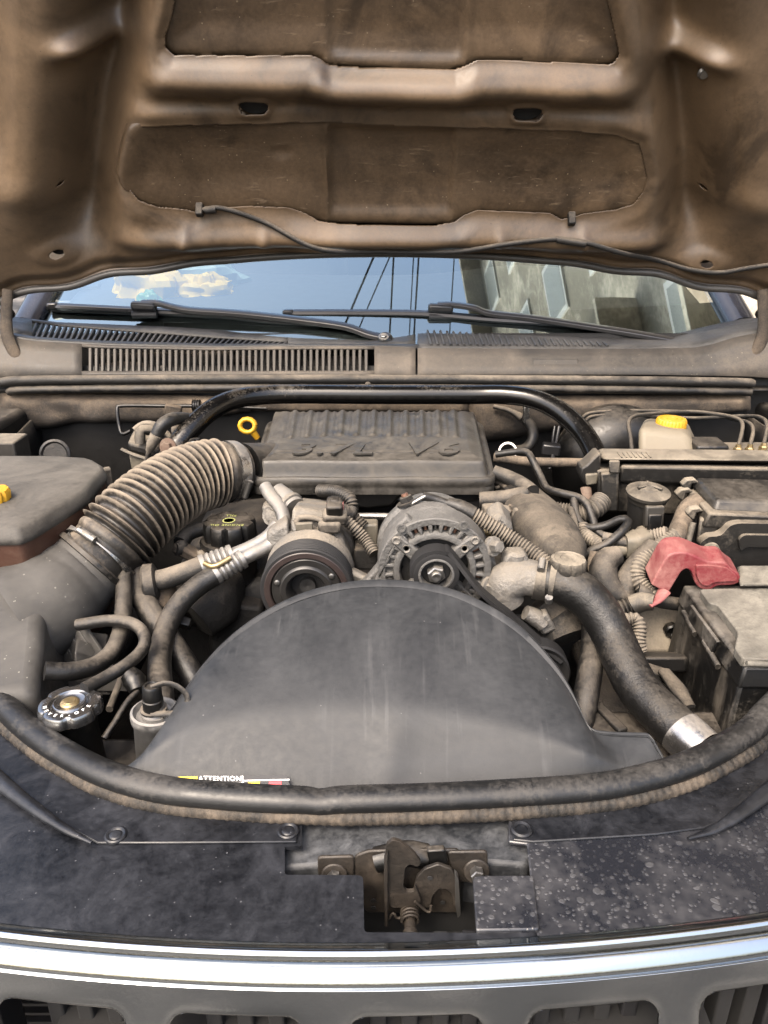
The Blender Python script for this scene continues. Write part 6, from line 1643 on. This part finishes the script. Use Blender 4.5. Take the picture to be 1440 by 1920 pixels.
# ================================================================ battery and its red terminal cover
bat = thing('battery', 'black car battery with pale dusty lid', 'battery')
bx0, bx1, by0, by1, bz1 = .366, .64, .660, .836, 1.058
hexa('case', bat, 'bat_case', [(bx0 - .01, by0 - .01, .86), (bx1, by0 - .01, .86), (bx1, by1, .86), (bx0 - .01, by1, .86)], [(bx0, by0, bz1 - .030), (bx1, by0, bz1 - .030), (bx1, by1, bz1 - .030), (bx0, by1, bz1 - .030)], .004)
hexa('lid', bat, 'bat_case', [(bx0 - .003, by0 - .004, bz1 - .034), (bx1, by0 - .004, bz1 - .034), (bx1, by1, bz1 - .034), (bx0 - .003, by1, bz1 - .034)], [(bx0 + .002, by0, bz1 - .010), (bx1, by0, bz1 - .010), (bx1, by1, bz1 - .010), (bx0 + .002, by1, bz1 - .010)], .003)
tpoly = [(1312, 1104), (1600, 1098), (1700, 1235), (1440, 1236), (1392, 1234), (1378, 1214), (1384, 1184), (1346, 1134), (1330, 1130)]
prism('top_cover', bat, 'bat_top', [WZ(a, b, bz1) for a, b in round_poly(tpoly, 5, 3)], (0, 0, -.011), .0025)
hexa('raised_top', bat, 'bat_top', [(W(1385, 1100, .80)).xyz, WZ(1640, 1100, bz1), WZ(1600, 1064, bz1), WZ(1380, 1064, bz1)], [WZ(1392, 1094, bz1 + .008), WZ(1640, 1094, bz1 + .008), WZ(1600, 1060, bz1 + .008), WZ(1388, 1060, bz1 + .008)], .003)
for k, v in enumerate((.18, .55)):
    y = by1 - (by1 - by0) * v
    tube('hold_rib', bat, 'bat_case', [(bx0 - .006, y, bz1 - .030), (bx0 - .008, y - .045, bz1 - .033)], .0035, n=8)
prism('side_handle', bat, 'bat_case', [Vector((bx0 - .002, by1 - .045, bz1 - .012)), Vector((bx0 - .002, by1 - .125, bz1 - .012)), Vector((bx0 - .004, by1 - .12, bz1 - .030)), Vector((bx0 - .004, by1 - .05, bz1 - .030))], (-.004, 0, 0), .001)
tube('label_bar', bat, 'bat_top', pts((1400, 1244, .652), (1470, 1247, .652)), .0030, n=8)
rdc = thing('terminal_cover', 'red rubber battery terminal cover dusted with tan', 'terminal cover')
RY = .822
red_out = [(1221, 1097), (1247, 1048), (1258, 1038), (1285, 1035), (1312, 1046), (1330, 1054), (1360, 1054), (1373, 1068), (1388, 1078), (1389, 1092), (1375, 1098), (1345, 1099), (1330, 1108), (1312, 1105), (1302, 1092), (1298, 1074), (1288, 1066), (1278, 1072), (1254, 1112), (1243, 1109)]
prism('cover', rdc, 'red', [W(a, b, RY) for a, b in round_poly(red_out, [3, 8, 8, 10, 8, 6, 6, 6, 6, 6, 6, 6, 8, 8, 6, 6, 6, 6, 4, 4], 4)], (0, .030, .008), .0055, 4)
prism('crest', rdc, 'red', [W(a, b, RY - .004) for a, b in round_poly([(1306, 1060), (1332, 1060), (1362, 1064), (1382, 1080), (1382, 1090), (1340, 1092), (1326, 1100), (1314, 1096), (1306, 1080)], 5, 3)], (0, .012, 0), .004, 3)
tube('tongue', rdc, 'red', pts((1246, 1108, RY), (1234, 1124, RY - .01), (1219, 1136, RY - .018)), [.008, .006, .003], n=12, flat=.45)
cl = thing('battery_cable', 'corrugated battery cable with dull lug below the red cover', 'cable')
tube('conduit', cl, 'conduit_black', pts((1135, 1156, .82), (1165, 1142, .82), (1190, 1134, .82)), .0105, n=18, corr=(.0044, .002))
tube('lug_sleeve', cl, 'valve_plastic', pts((1186, 1135, .82), (1204, 1128, .818), (1226, 1130, .812)), [.0125, .0120, .0095], n=18, lump=.1)
tube('cable', cl, 'hose_dust', pts((1195, 1112, .835), (1215, 1118, .832), (1240, 1128, .835), (1280, 1134, .85)), [.013, .010, .0085, .0085], n=14)
cl2 = tube('sensor_conduit', None, 'conduit', pts((1160, 1172, .80), (1175, 1162, .80), (1192, 1162, .798), (1199, 1178, .79), (1198, 1205, .78), (1202, 1222, .775)), .0078, n=16, corr=(.0042, .0016))
tag(cl2, 'small hooked corrugated conduit between radiator hose and battery', 'conduit')
ip = thing('battery_tray', 'dusty grey tray and bracket under the battery side', 'tray')
quad('side_sheet', ip, 'lid_dust', W(1195, 1225, .83), W(1320, 1225, .85), W(1320, 1120, .89), W(1185, 1130, .87), amp=.004)
hexa('shelf', ip, 'bay', [W(1190, 1262, .77), W(1290, 1262, .77), W(1290, 1235, .82), W(1190, 1235, .82)], [W(1190, 1232, .77), W(1290, 1232, .77), W(1290, 1222, .82), W(1190, 1222, .82)], .004)
tube('strut', ip, 'gunk_dust', pts((1245, 1258, .745), (1270, 1290, .715), (1295, 1325, .685)), [.008, .010, .006], n=10, flat=.5)
box('bracket', ip, 'gunk_dust', W(1230, 1262, .755), (.035, .02, .012), (0, R(20), 0), bevel=.003)
lathe('clip', ip, 'black', W(1257, 1178, .855), fr, [(0, .010), (.008, .010), (.010, .008), (.006, .005), (.006, 0)], 8)

# ================================================================ things mirrored by the glass: a tan house and overhead wires
M['plaster'] = dusty('house_plaster', (.80, .66, .47), (.62, .53, .40), .5, .9, 1.2, up=0, bump=.1, fine=12, k=1.0)
M['pane'] = plain('house_glass', (.30, .30, .27), .3, var=.2)
M['wire'] = plain('wire_black', (.01, .01, .01), .6)
from mathutils import Euler
hs = thing('house', 'tall tan rendered house mirrored in the windscreen', 'house')
HX, HY0, HY1, HZ = 4.6, -1.0, 13.0, 22.0
box('wall', hs, 'plaster', (HX + 3, (HY0 + HY1) / 2, HZ / 2), (6, HY1 - HY0, HZ), bevel=.02)
box('roof_slab', hs, 'plaster', (HX + 2.7, (HY0 + HY1) / 2, HZ + .12), (6.8, HY1 - HY0 + .8, .24), bevel=.02)
for fl in range(7):
    for k in range(5):
        y = HY0 + 1.4 + k * 2.4; z = 2.0 + fl * 3.1
        f = box('window', hs, 'white', (HX - .01, y, z), (.10, 1.25, 1.45), bevel=.01)
        box('pane', f, 'pane', (HX - .055, y, z), (.03, 1.05, 1.25), bevel=.005)
    box('balcony_slab', hs, 'plaster', (HX - .45, 4.0, .9 + fl * 3.1), (.9, 4.0, .14), bevel=.02)
for k, (x, z) in enumerate(((-.75, 6.2), (-.55, 6.0), (.02, 6.3), (.22, 6.2), (.27, 6.4), (.62, 6.1))):
    o = tube('overhead_wire', None, 'wire', [(x - (3.5 if k < 2 else .5), -6, z + .5), (x, 2.5, z), (x + (6 if k < 2 else .5) + .1 * k, 14, z + .6)], .007 if k % 2 else .011, n=6, step=.5)
    tag(o, 'dark overhead wire mirrored as a thin line in the windscreen', 'wire', 'overhead wires')

# ================================================================ put each Empty at the base of its thing
bpy.context.view_layer.update()
for e in THINGS:
    lo = Vector((1e9,) * 3); hi = Vector((-1e9,) * 3)
    for ch in e.children_recursive:
        if ch.type != 'MESH': continue
        for v in ch.bound_box:
            for i in range(3):
                lo[i] = min(lo[i], v[i]); hi[i] = max(hi[i], v[i])
    if hi.x < lo.x: continue
    loc = Vector(((lo.x + hi.x) / 2, (lo.y + hi.y) / 2, lo.z))
    e.location = loc
    for ch in e.children:
        ch.matrix_parent_inverse = Matrix.Translation(-loc)

# the house stands at a slight angle to the car
hs.rotation_euler = (0, 0, R(12))
